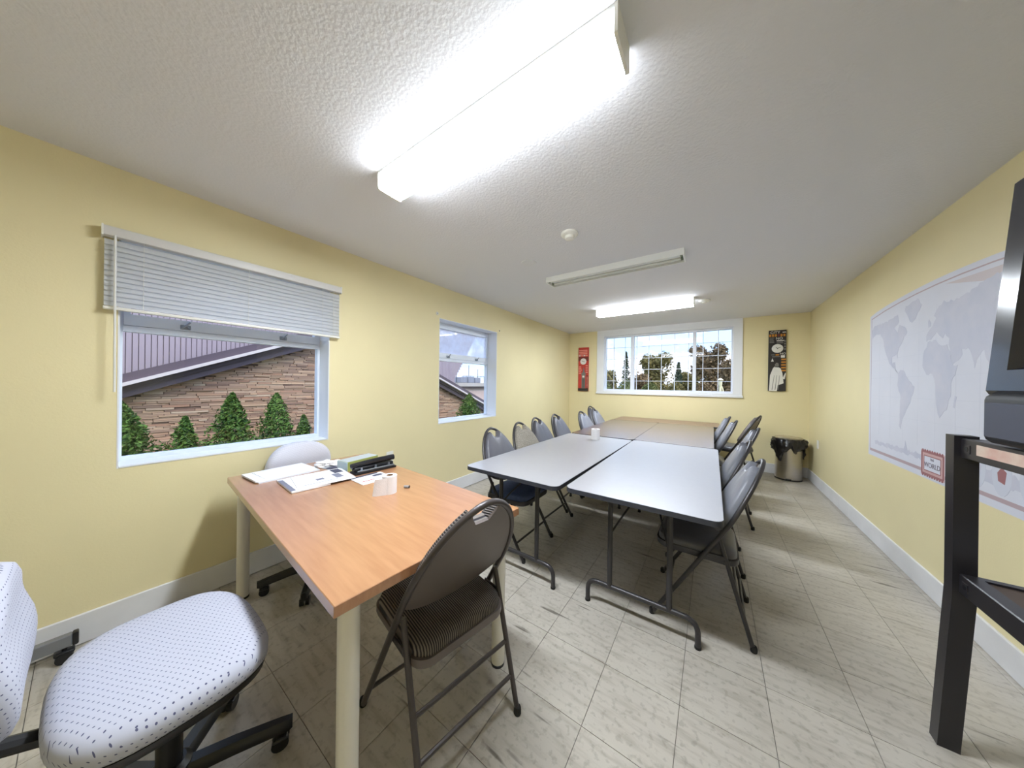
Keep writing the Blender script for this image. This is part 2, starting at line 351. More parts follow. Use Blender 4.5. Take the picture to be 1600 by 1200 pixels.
# end window: three lights and a white lattice, broad white casing up to the ceiling
root = tag(empty('window_3', (0, YB, 0)), 'wide white end window with lattice bars facing the trees', 'window', kind='structure')
cx0, cx1, cz0 = -1.965, .385, 1.145
c = MB(); c.box(cx0, W3[0], -.022, 0, cz0, H); c.box(W3[1], cx1, -.022, 0, cz0, H); c.box(W3[0], W3[1], -.022, 0, W3[3], H); c.box(W3[0], W3[1], -.022, 0, cz0, W3[2])
c.build('casing', m_white, root, 0)
MB().rbox(cx0-.01, cx1+.01, -.034, -.022, cz0-.006, cz0+.03, .003, 1).build('window_sill', m_white, root)
r = MB(); r.box(W3[0], W3[0]+.006, -.02, .09, W3[2], W3[3]); r.box(W3[1]-.006, W3[1], -.02, .09, W3[2], W3[3])
r.box(W3[0], W3[1], -.02, .09, W3[2], W3[2]+.006); r.box(W3[0], W3[1], -.02, .09, W3[3]-.006, W3[3]); r.build('reveal', m_white, root, 0)
g0, g1, gz0, gz1 = -1.80, .245, 1.235, 2.265
f = MB(); f.box(W3[0], g0, .05, .13, W3[2], W3[3]); f.box(g1, W3[1], .05, .13, W3[2], W3[3]); f.box(g0, g1, .05, .13, W3[2], gz0); f.box(g0, g1, .05, .13, gz1, W3[3]); f.build('window_frame', m_vinyl, root, 0)
for a in ((-1.325, -1.262), (-.297, -.245)): MB().rbox(a[0], a[1], .045, .12, gz0, gz1, .004, 1).build('mullion', m_vinyl, root)
for a, bb in ((g0, -1.325), (-1.262, -.297), (-.245, g1)): MB().box(a, bb, .09, .096, gz0, gz1).build('pane', m_glass, root, 0)
for k in range(9): MB().box(-.0055, .0055, .100, .109, gz0, gz1).build('lattice_bar', m_vinyl, root, 0, loc=(-1.655+.2155*k, 0, 0))
for z in (1.402, 1.625, 1.842, 2.065): MB().box(g0, g1, .109, .117, z-.005, z+.005).build('lattice_bar', m_vinyl, root, 0)

# ------------------------------------------------------------------ ceiling fixtures
def fixture(x0, x1, y0, y1, lab, lit=True, hh=.09):
    root = tag(empty('ceiling_light', ((x0+x1)/2, (y0+y1)/2, H)), lab, 'ceiling light', 'strip lights on the ceiling')
    l, wd = (x1-x0)/2, (y1-y0)/2
    if lit:
        MB().box(-l+.004, l-.004, -wd, wd, -.012, 0).build('housing', m_lampoff, root, 0)
        prof = [(-wd+.001, -.012), (-wd+.001, -hh+.008), (-wd+.008, -hh), (wd-.008, -hh), (wd-.001, -hh+.008), (wd-.001, -.012)]
        MB().prism(prof, lambda a, b, d: (d, a, b), -l+.010, l-.010).build('diffuser', m_lampside, root, 30)
        MB().box(-l+.012, l-.012, -wd+.008, wd-.008, -hh-.0015, -hh+.001).build('lens', m_lamp, root, 0)
        for s in (-1, 1):
            e = MB(); pr = [(-wd-.002, 0), (-wd-.002, -hh+.004), (-wd+.004, -hh-.003), (wd-.004, -hh-.003), (wd+.002, -hh+.004), (wd+.002, 0)]
            a0, a1 = sorted((s*l, s*(l-.010))); e.prism(pr, lambda a, b, d: (d, a, b), a0, a1); e.build('end_cap', m_plast, root, 0)
    else:
        hh = .055
        MB().box(-l, l, -wd, wd, -.006, 0).build('housing', m_lampoff, root, 0)
        MB().box(-l+.03, l-.03, -.028, .028, -.03, -.006).build('ballast_cover', m_lampoff, root, 0)
        for s in (-1, 1):
            MB().box(-l, l, s*wd-(.008 if s > 0 else 0), s*wd+(0 if s > 0 else .008), -hh, -.006).build('side_rail', m_lampoff, root, 0)
            a0, a1 = sorted((s*l, s*(l-.01))); MB().box(a0, a1, -wd+.008, wd-.008, -hh, -.006).build('end_cap', m_lampoff, root, 0)
            for q in (-.042, .042):
                a0, a1 = sorted((s*(l-.012), s*(l-.032))); MB().rbox(a0, a1, q-.014, q+.014, -.048, -.006, .004, 1).build('lamp_holder', mat('lamp_holder_green', (120, 132, 112), .6), root)
        for q in (-.042, .042):
            MB().tube([(-l+.034, q, -.036), (l-.034, q, -.036)], .0125, 12).build('tube_lamp', mat('unlit_tube', (226, 230, 228), .3), root)
fixture(-1.455, -.235, .85, .985, 'large glowing strip light nearest the viewpoint')
fixture(-1.43, -.2, 2.665, 2.845, 'unlit strip light with open tray, second along the ceiling', False)
fixture(-1.425, -.2, 4.21, 4.345, 'glowing strip light nearest the end window')
def disc(name, x, y, prof, lab, cat, m, ring=None):
    root = tag(empty(name, (x, y, H)), lab, cat); MB().lathe(prof, 28).build('body', m, root)
    if ring: MB().lathe(ring, 20).build('sensor', m, root)
disc('smoke_detector', -.87, 1.975, [(.062, 0), (.062, -.012), (.056, -.018), (.044, -.022)], 'round white smoke detector in the middle of the ceiling', 'smoke detector', m_plast, [(.034, -.022), (.032, -.042), (.02, -.047)])
disc('ceiling_plate', -1.39, 2.26, [(.07, 0), (.068, -.004), (.05, -.005)], 'flat round white cover plate left of the smoke detector', 'cover plate', mat('plate_white', (224, 224, 226), .7))
disc('smoke_detector', -.10, 4.45, [(.062, 0), (.062, -.014), (.05, -.024)], 'small white detector at the right end of the far lit strip light', 'smoke detector', m_plast, [(.03, -.024), (.026, -.034)])

# ------------------------------------------------------------------ blind on window 1
root = tag(empty('window_blind', (XL, .035, 1.67)), 'white slatted blind half raised over the wide side window', 'blind')
BL = 1.135; BX = .036
MB().rbox(.012, .062, 0, BL, .370, .418, .004, 2).build('head_rail', mat('head_rail_grey', (214, 212, 210), .4), root)
for yy in (0, BL): MB().box(.0, .064, yy-.003, yy+.003, .366, .421).build('bracket', m_plast, root, 0)
zs = [.030+.0258*i for i in range(13)]
n = 6; vs = []; fs = []; ang = math.radians(66); hw = .0165
sl = MB()
top = []; bot = []
for i in range(n+1):
    u = -1+2*i/n; cv = .003*(1-u*u); px = u*hw*math.cos(ang)-cv*math.sin(ang); pz = u*hw*math.sin(ang)+cv*math.cos(ang)
    top.append((px, pz)); bot.append((px+.0005*math.sin(ang), pz-.0005*math.cos(ang)))
sl.prism(top+bot[::-1], lambda a, b_, d: (-a, d, b_), .006, BL-.006)
slm = sl.mesh('slat', m_slat, 60)
for z in zs: link('slat', slm, root, (BX, 0, z+.004))
MB().rbox(BX-.014, BX+.014, .003, BL-.003, 0, .016, .004, 2).build('bottom_rail', m_plast, root)
for yy in (.13, .56, 1.0):
    MB().tube([(BX+.016, yy, .012), (BX+.016, yy, .37)], .0009, 6).build('ladder_cord', m_plast, root)
MB().tube([(BX+.03, .038, .375), (BX+.034, .040, -.42)], .0042, 8).build('tilt_wand', mat('wand_clear', (226, 226, 222), .2), root)
MB().tube([(BX+.028, 1.075, .375), (BX+.028, 1.075, .02)], .0012, 6).build('lift_cord', m_plast, root)

# curtain brackets left over beside window 2
for yy, zz, lab in ((2.226, 2.10, 'round white blind bracket at upper left of the small window'), (3.39, 2.085, 'small grey screw plug at upper right of the small window')):
    k = .018 if yy < 3 else .009
    root = tag(empty('wall_bracket', (XL, yy, zz)), lab, 'bracket')
    MB().lathe([(k, 0), (k, .006), (k*.7, .010)], 16, M=Matrix.Rotation(PI/2, 4, 'Y')).build('cap', m_plast if yy < 3 else m_greyplast, root)
    MB().lathe([(k*.35, .010), (k*.3, .013)], 10, M=Matrix.Rotation(PI/2, 4, 'Y')).build('screw', m_latch, root)

# outlets
def outlet(x, y, z, side, lab):
    root = tag(empty('wall_outlet', (x, y, z)), lab, 'outlet'); s = side
    a, b_ = sorted((0, s*.006)); MB().rbox(a, b_, -.036, .036, -.057, .057, .002, 1).build('cover_plate', m_plast, root)
    for q in (-.022, .022):
        a, b_ = sorted((s*.006, s*.009)); MB().rbox(a, b_, -.016, .016, q-.014, q+.014, .001, 1).build('socket', m_plast, root)
outlet(XL, 1.66, .59, 1, 'white wall outlet behind the desk under the windows')
outlet(XR, 5.48, .565, -1, 'white wall outlet beside the waste bin')

# ------------------------------------------------------------------ folding tables
def folding_table(cx, cy, rz, W_, L_, Ht, mtop, lab, mk_legs=True, group=None):
    root = tag(empty('folding_table', (cx, cy, 0), rz), lab, 'table', group)
    top = MB().prism(rrect(-W_/2+.002, W_/2-.002, -L_/2+.002, L_/2-.002, .045), lambda a, b, d: (a, b, d), Ht-.019, Ht).build('table_top', mtop, root, 30)
    o_, i_ = rrect(-W_/2, W_/2, -L_/2, L_/2, .047), rrect(-W_/2+.012, W_/2-.012, -L_/2+.012, L_/2-.012, .036)
    e = MB(); n = len(o_)
    for z0, z1 in ((Ht-.026, Ht-.0012),):
        e.add([(a, b, z) for z in (z0, z1) for a, b in o_]+[(a, b, z) for z in (z0, z1) for a, b in i_],
              [(j, (j+1) % n, n+(j+1) % n, n+j) for j in range(n)]+[(2*n+j, 3*n+j, 3*n+(j+1) % n, 2*n+(j+1) % n) for j in range(n)]+[(j, 2*n+j, 2*n+(j+1) % n, (j+1) % n) for j in range(n)]+[(n+j, n+(j+1) % n, 3*n+(j+1) % n, 3*n+j) for j in range(n)])
    e.build('edge_band', m_edge, root)
    ws, wf = .155*W_/.762, .285*W_/.762
    for s in (-1, 1):
        y = s*(L_/2-.155)
        lf = MB().tube(arc_path([(-wf, y, 0), (-wf, y, .135), (wf, y, .135), (wf, y, 0)], .085, 8), .0135, 12).build('foot_bar', m_tube, root)
        for q in (-1, 1):
            MB().tube([(q*ws, y, .135), (q*ws, y, Ht-.026)], .0145, 12).build('leg', m_tube, root)
            MB().tube([(q*wf, y, 0), (q*wf, y, .012)], .0155, 12).build('foot_cap', m_rubber, lf)
            MB().tube(arc_path([(q*ws, y, .44), (q*ws*.8, y-s*.05, .50), (q*.03, y-s*.33, Ht-.055)], .04), .0055, 8).build('brace', m_tube, root)
        MB().rbox(-.035, .035, y-s*.33-.012, y-s*.33+.012, Ht-.07, Ht-.026, .003, 1).build('brace_lock', m_tube, root)
        MB().tube([(-W_*.40, y, Ht-.034), (W_*.40, y, Ht-.034)], .011, 10).build('pivot_bar', m_tube, root)
TH = .715
folding_table(-.332, 2.505, 0, .762, 1.829, TH, m_laml, 'light grey folding table, the near right one of the pushed together tables', group='grey folding tables')
folding_table(-1.102, 2.475, math.radians(-.9), .745, 1.829, TH, m_laml, 'light grey folding table, the near left one, with the paper roll on it', group='grey folding tables')
folding_table(-.35, 4.345, 0, .735, 1.829, TH, m_lamb, 'brown folding table, far right of the row, behind the near grey tables', group='brown folding tables')
folding_table(-1.087, 4.335, 0, .735, 1.829, TH, m_lamb, 'brown folding table, far left of the row, behind the near grey tables', group='brown folding tables')
folding_table(-.675, 5.565, PI/2, .60, 1.53, TH, mat('tan_laminate', (150, 122, 100), .35, var=.06, vscale=8), 'tan narrow table set crosswise under the end window')

# ------------------------------------------------------------------ folding chairs
CACHE = {}
def xp(z): return .23-.585*z if z < .62 else -.1327-.49*(z-.62)
def back_fn(y, z, d):
    return (xp(z)+d*.894, y, z+d*.447)
def back_outline(ins, notch=True):
    pts = []
    a, hgt = .225-ins, .34-ins
    for j in range(33):
        t = PI*j/32; y, z = a*math.copysign(abs(math.cos(t))**1.15, math.cos(t)), .575+hgt*math.sin(t)
        pts.append((y, z))
    if notch:
        lo = .575+hgt
        p2 = []; done = False
        for y, z in pts:
            if abs(y) < .062:
                if not done:
                    zt = .575+hgt*math.sqrt(max(0, 1-(.062/a)**2))
                    p2 += [(.062, zt), (.050, .868), (.028, .838), (-.028, .838), (-.050, .868), (-.062, zt)]; done = True
            else: p2.append((y, z))
        pts = p2
    for j in range(1, 12):           # lower edge, bowed downward
        u = -1+2*j/12; pts.append((a*u, .575-.07*(1-u*u)**.8))
    return pts
def chair_mesh(part, m):
    k = (part, m.name)
    if k in CACHE: return CACHE[k]
    b = MB()
    if part == 'frame':
        path = [(.23, .225, .004), (xp(.3), .225, .3), (xp(.5), .225, .5)]
        path += [(xp(.575+.34*math.sin(PI*j/28)), .225*math.copysign(abs(math.cos(PI*j/28))**1.15, math.cos(PI*j/28)), .575+.34*math.sin(PI*j/28)) for j in range(29)]
        path += [(xp(.5), -.225, .5), (xp(.3), -.225, .3), (.23, -.225, .004)]
        b.tube(path, .0115, 10)
    elif part == 'leg':
        b.tube([(-.23, 0, .004), (-.158, 0, .26), (-.083, 0, .525)], .0105, 10)
    elif part == 'foot_cap': b.lathe([(.013, 0), (.0145, .004), (.0145, .022), (.012, .03)], 12)
    elif part == 'crossbar': b.tube([(0, -.205, 0), (0, .205, 0)], .008, 8)
    elif part == 'front_crossbar': b.tube([(0, -.225, 0), (0, .225, 0)], .008, 8)
    elif part == 'bracket': b.rbox(-.052, .052, -.004, .004, -.011, .011, .003, 1)
    elif part == 'seat_pan':
        o_ = rrect(-.172, .218, -.197, .197, .06, 6); b.rings([[(x, y*(1+.06*(x+.17)), z-.03*(.22-x)) for x, y in [(px*s, py*s) for px, py in o_]] for s, z in ((.86, .388), (.985, .393), (1.0, .402), (1.0, .425))])
    elif part == 'seat_cushion':
        o_ = rrect(-.165, .210, -.192, .192, .065, 6); b.rings([[(x, y*(1+.06*(x+.17)), z-.03*(.22-x)) for x, y in [(px*s, py*s) for px, py in o_]] for s, z in ((1.0, .425), (1.0, .440), (.975, .455), (.90, .465), (.70, .470), (.3, .472))])
    elif part == 'back_panel': b.prism(back_outline(.009), back_fn, -.004, .004)
    elif part == 'back_cushion':
        o_ = back_outline(.017); cy_, cz_ = 0, .66
        b.rings([[back_fn(cy_+(y-cy_)*s, cz_+(z-cz_)*s, d) for y, z in o_] for s, d in ((1, .004), (1, .026), (.97, .036), (.90, .042), (.6, .045), (.2, .046))])
    CACHE[k] = b.mesh(part, m, 40); return CACHE[k]
def folding_chair(x, y, rz, lab, back, seat, group, panel=None, frame=None):
    """x, y is the top of the backrest; rz the heading of the sitter"""
    c, s = math.cos(rz), math.sin(rz); frame = frame or m_tube
    root = tag(empty('folding_chair', (x+.275*c, y+.275*s, 0), rz), lab, 'chair', group)
    link('frame', chair_mesh('frame', frame), root)
    for q in (-1, 1):
        lg = link('leg', chair_mesh('leg', frame), root, (0, q*.205, 0))
        link('foot_cap', chair_mesh('foot_cap', m_rubber), lg, (-.23, 0, 0))
        link('foot_cap', chair_mesh('foot_cap', m_rubber), root, (.23, q*.225, 0))
        link('bracket', chair_mesh('bracket', frame), root, (-.06, q*.212, .425))
    for z in (.13, .25): link('crossbar', chair_mesh('crossbar', frame), root, (-.23+.278*z, 0, z))
    link('crossbar', chair_mesh('front_crossbar', frame), root, (xp(.12), 0, .12))
    link('seat_pan', chair_mesh('seat_pan', panel or frame), root)
    link('seat_cushion', chair_mesh('seat_cushion', seat), root)
    link('back_panel', chair_mesh('back_panel', panel or m_shell), root)
    link('back_cushion', chair_mesh('back_cushion', back), root)
    return root
R = math.radians
gl, gr = 'folding chairs along the window side of the tables', 'folding chairs along the map side of the tables'
folding_chair(-.622, .772, R(180-10.7), 'brown folding chair with ribbed striped seat, pulled up to the desk', m_rib2, m_rib, None, panel=m_shell, frame=mat('brown_grey_tube', (74, 68, 68), .38, metal=.25))
folding_chair(-1.637, 2.05, R(0), 'folding chair with blue seat, first from the desk on the window side', m_vin, m_blue, gl)
folding_chair(-1.655, 2.530, R(-1), 'folding chair with speckled tweed back, second from the desk on the window side', m_tweed, m_tweed, gl)
folding_chair(-1.735, 3.01, R(2), 'dark grey vinyl folding chair just beyond the speckled tweed one', m_vin, m_blue, gl)
folding_chair(-1.735, 3.52, R(0), 'dark grey vinyl folding chair, fourth from the desk on the window side', m_vin, m_blue, gl)
folding_chair(-1.62, 4.16, R(-3), 'light grey folding chair at the brown table, nearest on the window side', m_vinlt, m_vinlt, gl)
folding_chair(-1.62, 4.72, R(0), 'light grey folding chair at the brown table, second on the window side', m_vinlt, m_vinlt, gl)
folding_chair(-1.87, 5.27, R(-8), 'folding chair at the far end of the window side, below the red clock panel', m_vin, m_vin, gl)
folding_chair(.228, 2.09, R(180), 'nearest grey folding chair on the map side of the grey table', m_vinlt, m_vin, gr)
folding_chair(.232, 2.77, R(180), 'second grey folding chair from the front on the map side', m_vinlt, m_vin, gr)
folding_chair(.37, 3.68, R(178), 'third grey folding chair on the map side, pulled out from the table', m_vinlt, m_vin, gr)
folding_chair(.235, 4.32, R(180), 'grey folding chair on the map side, nearer of two tucked at the brown table', m_vinlt, m_vinlt, gr)
folding_chair(.19, 4.82, R(180), 'grey folding chair on the map side, farther of two tucked at the brown table', m_vinlt, m_vinlt, gr)
folding_chair(.545, 5.27, R(162), 'dark folding chair turned away near the waste bin', m_shell, m_vin, gr)

# ------------------------------------------------------------------ desk
DR = R(-4); DT = .73
desk = tag(empty('desk', (-1.578, .822, 0), DR), 'orange beech desk on round cream legs', 'desk')
MB().rbox(-.8, .8, -.4, .4, DT-.034, DT, .002, 1).build('desk_top', m_beech, desk)
for sx in (-1, 1):
    for sy in (-1, 1):
        lg = MB().lathe([(.030, .012), (.030, DT-.034)], 20).build('leg', m_cream, desk, loc=(sx*.735, sy*.335, 0))
        MB().lathe([(.031, 0), (.031, .010), (.028, .012)], 20).build('foot', m_black, lg)
        MB().lathe([(.05, DT-.040), (.05, DT-.034)], 20).build('mounting_plate', m_cream, lg)

# things on the desk (positions in room coordinates)
def sheet(b, x0, x1, y0, y1, z0, z1): return b.box(x0, x1, y0, y1, z0, z1)
root = tag(empty('paper_stack', (-2.235, .70, DT), R(3)), 'stack of white folders at the window end of the desk', 'paper stack')
MB().box(-.125, .115, -.155, .165, 0, .007).build('folder', mat('folder_white', (218, 218, 226), .7), root, 0)
MB().box(-.12, .095, -.165, .140, .007, .016).build('folder', m_paper, root, 0)
MB().box(-.108, .085, -.120, .150, .016, .019).build('sheet', m_paper, root, 0)
root = tag(empty('newspaper', (-1.915, .775, DT), R(-4)), 'folded printed newspaper lying in the middle of the papers', 'newspaper')
MB().rbox(-.150, .135, -.165, .02, 0, .012, .004, 2).build('folded_section', m_paper, root)
MB().prism([(-.14, -.10), (.13, -.135), (.145, .15), (-.13, .17)], lambda a, b_, d: (a, b_, d+.012), 0, .003).build('page', m_paper, root, 0)
for x0, x1, y0, y1, m_ in ((-.12, .125, -.165, -.142, m_print), (-.12, -.03, .10, .15, m_printd), (-.02, .07, .075, .115, m_print), (.01, .045, -.02, .02, m_print), (.085, .09, -.10, .09, m_print)):
    z_ = .0118 if y1 < -.14 else .0150
    MB().box(x0, x1, y0, y1, z_, z_+.0006).build('print', m_, root, 0)
root = tag(empty('brochure', (-1.70, .985, DT), R(-2)), 'white brochure with red and dark print beside the hole punch', 'brochure')
MB().box(-.085, .075, -.095, .095, 0, .003).build('cover', m_paper, root, 0)
MB().box(-.09, -.07, -.11, .07, .003, .0045).build('print', m_printd, root, 0)
MB().box(.02, .03, -.075, .0, .003, .0036).build('print', m_printr, root, 0)
MB().box(-.055, -.02, .02, .08, .003, .0036).build('print', m_printd, root, 0)
root = tag(empty('tissue_box', (-2.015, 1.065, DT), R(7)), 'green and pale blue box at the back of the desk', 'box')
MB().rbox(-.052, .052, -.115, .115, 0, .062, .002, 1).build('carton', mat('box_green', (150, 158, 84), .6, var=.1, vscale=25), root)
MB().rbox(-.053, .053, -.1165, -.112, .001, .061, .0015, 1).build('end_panel', mat('box_pale_blue', (186, 204, 212), .6), root)
MB().box(-.050, .050, -.112, .114, .062, .0632).build('top_panel', mat('box_grey_blue', (176, 184, 190), .6), root, 0)
root = tag(empty('hole_punch', (-1.855, 1.085, DT), R(-5)), 'long black hole punch beside the green box', 'hole punch')
MB().rbox(-.042, .042, -.135, .135, 0, .014, .004, 2).build('base', m_black, root)
MB().rbox(-.030, .012, -.13, .13, .012, .040, .008, 3).build('punch_body', m_black, root)
MB().tube(arc_path([(-.012, -.14, .048), (-.012, -.02, .058), (-.012, .14, .062)], .05), 0.019, 12).build('handle', m_tv, root)
MB().tube([(.032, -.12, .020), (.032, .12, .020)], .006, 8).build('guide_bar', m_latch, root)
for q in (-.09, 0, .09): MB().tube([(.02, q, .012), (.02, q, .040)], .007, 10).build('punch_pin', m_latch, root)
# crumpled paper
def crumple(name, loc, r, lab, m):
    bm = bmesh.new(); bmesh.ops.create_icosphere(bm, subdivisions=3, radius=r)
    rnd = random.Random(int(r*1e5)+3); ph = [rnd.uniform(0, 6) for _ in range(9)]
    for v in bm.verts:
        p = v.co/r; k = 1+.22*math.sin(5*p.x+ph[0]+2*p.z)+.2*math.sin(6*p.y+ph[1]-3*p.x)+.16*math.sin(9*p.z+ph[2]+4*p.y)+rnd.uniform(-.08, .08)
        v.co = Vector((p.x*r*k*1.1, p.y*r*k*1.35, max(-.42*r, p.z*r*k*.62)))
    for v in bm.verts: v.co.z += .42*r
    me = bpy.data.meshes.new(name); bm.to_mesh(me); bm.free(); me.materials.append(m); return tag(link(name, me, None, loc), lab, 'paper')
root = tag(empty('note_card', (-2.16, .945, DT), R(10)), 'small cards under the crumpled tissue at the back of the papers', 'card')
MB().box(-.07, .07, -.05, .06, 0, .004).build('card', mat('card_grey', (188, 190, 196), .7), root, 0)
MB().box(.02, .075, -.045, .015, .004, .006).build('card', m_printd, root, 0)
crumple('crumpled_tissue', (-2.20, .915, DT+.005), .034, 'crumpled white tissue, left one behind the newspaper', m_tissue)
crumple('crumpled_tissue', (-2.175, .985, DT+.005), .028, 'crumpled white tissue, smaller one nearer the green box', m_tissue)
def paper_roll(x, y, z, lab, tail, k=1.0):
    root = tag(empty('paper_roll', (x, y, z)), lab, 'paper roll', 'paper rolls on the tables')
    r1, r0_, h = .040*k, .019*k, .100*k; n = 28
    vs = []; fs = []
    for r_, z_ in ((r0_, 0), (r1, 0), (r1, h), (r0_, h)): vs += [(r_*math.cos(2*PI*j/n), r_*math.sin(2*PI*j/n), z_) for j in range(n)]
    for i in range(4):
        for j in range(n): fs.append((i*n+j, i*n+(j+1) % n, ((i+1) % 4)*n+(j+1) % n, ((i+1) % 4)*n+j))
    MB().add(vs, fs).build('roll', m_tissue, root)
    MB().add(*(lambda r2: ([(q*math.cos(2*PI*j/n), q*math.sin(2*PI*j/n), z_) for q, z_ in ((r2-.0015, 0), (r2, 0), (r2, h+.001), (r2-.0015, h+.001)) for j in range(n)], fs))(r0_)).build('core', m_card, root)
    if tail:
        a = [(r1*math.cos(t)*1.02, r1*math.sin(t)*1.02) for t in [R(-90-8*i) for i in range(4)]]
        p = [(-.008, -r1-.001), (-.03, -r1-.004), (-.055, -r1-.010), (-.075, -r1-.006)]
        p2 = [(x_, y_-.0012) for x_, y_ in p]
        MB().prism(p+p2[::-1], lambda a_, b_, d: (a_*(.86 if d > .05 else 1), b_, d), 0.0, h*.94).build('loose_sheet', m_tissue, root, 60, rot=(0, 0, R(48)))
paper_roll(-1.415, .915, DT, 'white paper roll with a loose sheet standing on the desk', True, .92)
paper_roll(-1.065, 3.19, TH, 'white paper roll standing on the left grey table', False, 1.15)
root = tag(empty('pen_cap', (-1.40, 1.01, DT), R(30)), 'tiny dark cap lying behind the paper roll on the desk', 'cap')
MB().tube([(-.014, 0, .007), (.014, 0, .007)], .007, 10).build('body', m_greyplast, root); MB().tube([(.014, 0, .007), (.018, 0, .007)], .0072, 10).build('rim', m_black, root)

# ------------------------------------------------------------------ office chairs
def office_chair(x, y, rz, zs, base_a, m_seat, m_back, lab, group, sw=.25, sd_=.235, bw=.205, bt=.98, boff=.03, bb=.10, wu=-.05, wk=.32):
    root = tag(empty('office_chair', (x, y, 0), rz), lab, 'office chair', group)
    o_ = superell(sd_, sw, 3.0, 48)
    def wf(px): return -.035*max(0, (px-.08)/.15)**2
    b = MB(); b.rings([[(px*s, py*s, z+wf(px*s)) for px, py in o_] for s, z in ((.95, zs-.075), (1, zs-.055), (1.005, zs-.03), (.97, zs-.01), (.88, zs), (.65, zs+.004), (.3, zs+.002), (.05, zs))])
    b.build('seat', m_seat, root, 60)
    b = MB(); b.rings([[(px*s, py*s, z+wf(px*s)) for px, py in o_] for s, z in ((.55, zs-.125), (.85, zs-.115), (.96, zs-.09), (.985, zs-.066))])
    b.build('seat_shell', m_black, root, 50)
    # backrest: superellipse in y-z, bowed profile
    zc, hz = (zs+bb+bt)/2, (bt-zs-bb)/2
    oo = superell(bw, hz, 2.6, 48)
    def prof(z):
        u = (z-zc)/hz; return -sd_-boff+.026-.016*math.exp(-((u-wu)/wk)**2)-.014*u*u-.006*u
    def bf(py, pz, s, d): return (prof(zc+pz*s)+d+.25*(py*s)**2, py*s*(1-.10*max(0, pz*s/hz)), zc+pz*s)
    b = MB(); b.rings([[bf(py, pz, s, d) for py, pz in oo] for s, d in ((.97, -.032), (1.0, -.022), (1.0, .004), (.96, .020), (.86, .028), (.6, .031), (.3, .031), (.05, .031))])
    b.build('backrest', m_back, root, 60)
    b = MB(); b.rings([[bf(py, pz, s, d) for py, pz in oo] for s, d in ((.6, -.062), (.88, -.056), (.955, -.044), (.965, -.030))]); b.build('back_shell', m_black, root, 50)
    pb = prof(zc); MB().tube(arc_path([(pb-.055, 0, zc), (pb-.075, 0, zs-.02), (-.10, 0, zs-.135), (.02, 0, zs-.135)], .08), .019, 10).build('back_bar', m_black, root)
    MB().rbox(-.11, .11, -.09, .09, zs-.150, zs-.120, .006, 1).build('tilt_mechanism', m_black, root)
    MB().lathe([(.029, .075), (.029, .24), (.020, .245), (.020, zs-.148)], 16).build('gas_column', m_black, root)
    MB().lathe([(.045, .06), (.05, .07), (.05, .115), (.036, .13)], 20).build('hub', m_black, root)
    for k in range(5):
        a = base_a-rz+2*PI*k/5; Mz = Matrix.Rotation(a, 4, 'Z')
        arm = MB(); L_ = .285
        arm.rings([[Mz @ Vector((xx, yy*w_, z0+zz)) for yy, zz in ((-1, .0), (-1, .022), (-.6, .034), (.6, .034), (1, .022), (1, 0))] for xx, w_, z0 in ((.04, .026, .078), (.15, .024, .072), (.27, .020, .058), (L_+.012, .018, .054), (L_+.022, .012, .056))])
        ao = arm.build('base_arm', m_black, root, 50)
        cst = MB(); cst.tube([Mz @ Vector((L_, 0, .040)), Mz @ Vector((L_, 0, .062))], .008, 8)
        for q in (-1, 1): cst.tube([Mz @ Vector((L_-.012, q*.006, .025)), Mz @ Vector((L_-.012, q*.024, .025))], .025, 16)
        cst.rbox(L_-.034, L_+.010, -.027, .027, .034, .046, .006, 2, M=Mz)
        cst.build('caster', m_black, ao, 50)
    return root
m_dot1 = dotted('white_dotted_fabric_seat', (184, 186, 200), (88, 90, 118), ('X', 'Y'))
m_dot2 = dotted('white_dotted_fabric_back', (184, 186, 200), (88, 90, 118), ('Y', 'Z'))
m_wv1 = dotted('pale_weave_seat', (214, 214, 224), (176, 176, 190), ('X', 'Y'), .006, .22)
m_wv2 = dotted('pale_weave_back', (214, 214, 224), (176, 176, 190), ('Y', 'Z'), .006, .22)
office_chair(-1.375, .150, R(90), .50, R(68), m_dot1, m_dot2, 'white dotted fabric office chair in the near corner before the desk', 'office chairs at the desk', sw=.272, sd_=.212, bw=.20, bt=.868, boff=.075, bb=.01, wu=.36, wk=.34)
office_chair(-2.19, .885, R(2), .455, R(254), m_wv1, m_wv2, 'pale grey office chair tucked at the window end of the desk', 'office chairs at the desk', sw=.24, sd_=.225, bw=.205, bt=.875, boff=.06)

# rolling base rail by the baseboard
root = tag(empty('rolling_base', (-2.47, -.035, 0)), 'grey metal base rail with black end cap and caster by the baseboard', 'rolling base')
MB().rbox(-.016, .016, -.66, 0, .066, .120, .003, 1).build('rail', mat('grey_rail', (128, 130, 136), .4, metal=.3), root)
for y0, y1 in ((0, .018), (-.678, -.66)): MB().rbox(-.018, .018, y0, y1, .064, .123, .006, 2).build('end_cap', m_black, root)
for yy in (-.02, -.64):
    c_ = MB(); c_.tube([(0, yy, .045), (0, yy, .068)], .008, 8); c_.rbox(-.02, .02, yy-.028, yy+.028, .036, .052, .006, 2)
    for q in (-1, 1): c_.tube([(q*.008, yy, .025), (q*.026, yy, .025)], .025, 18)
    c_.build('caster', m_black, root, 50)

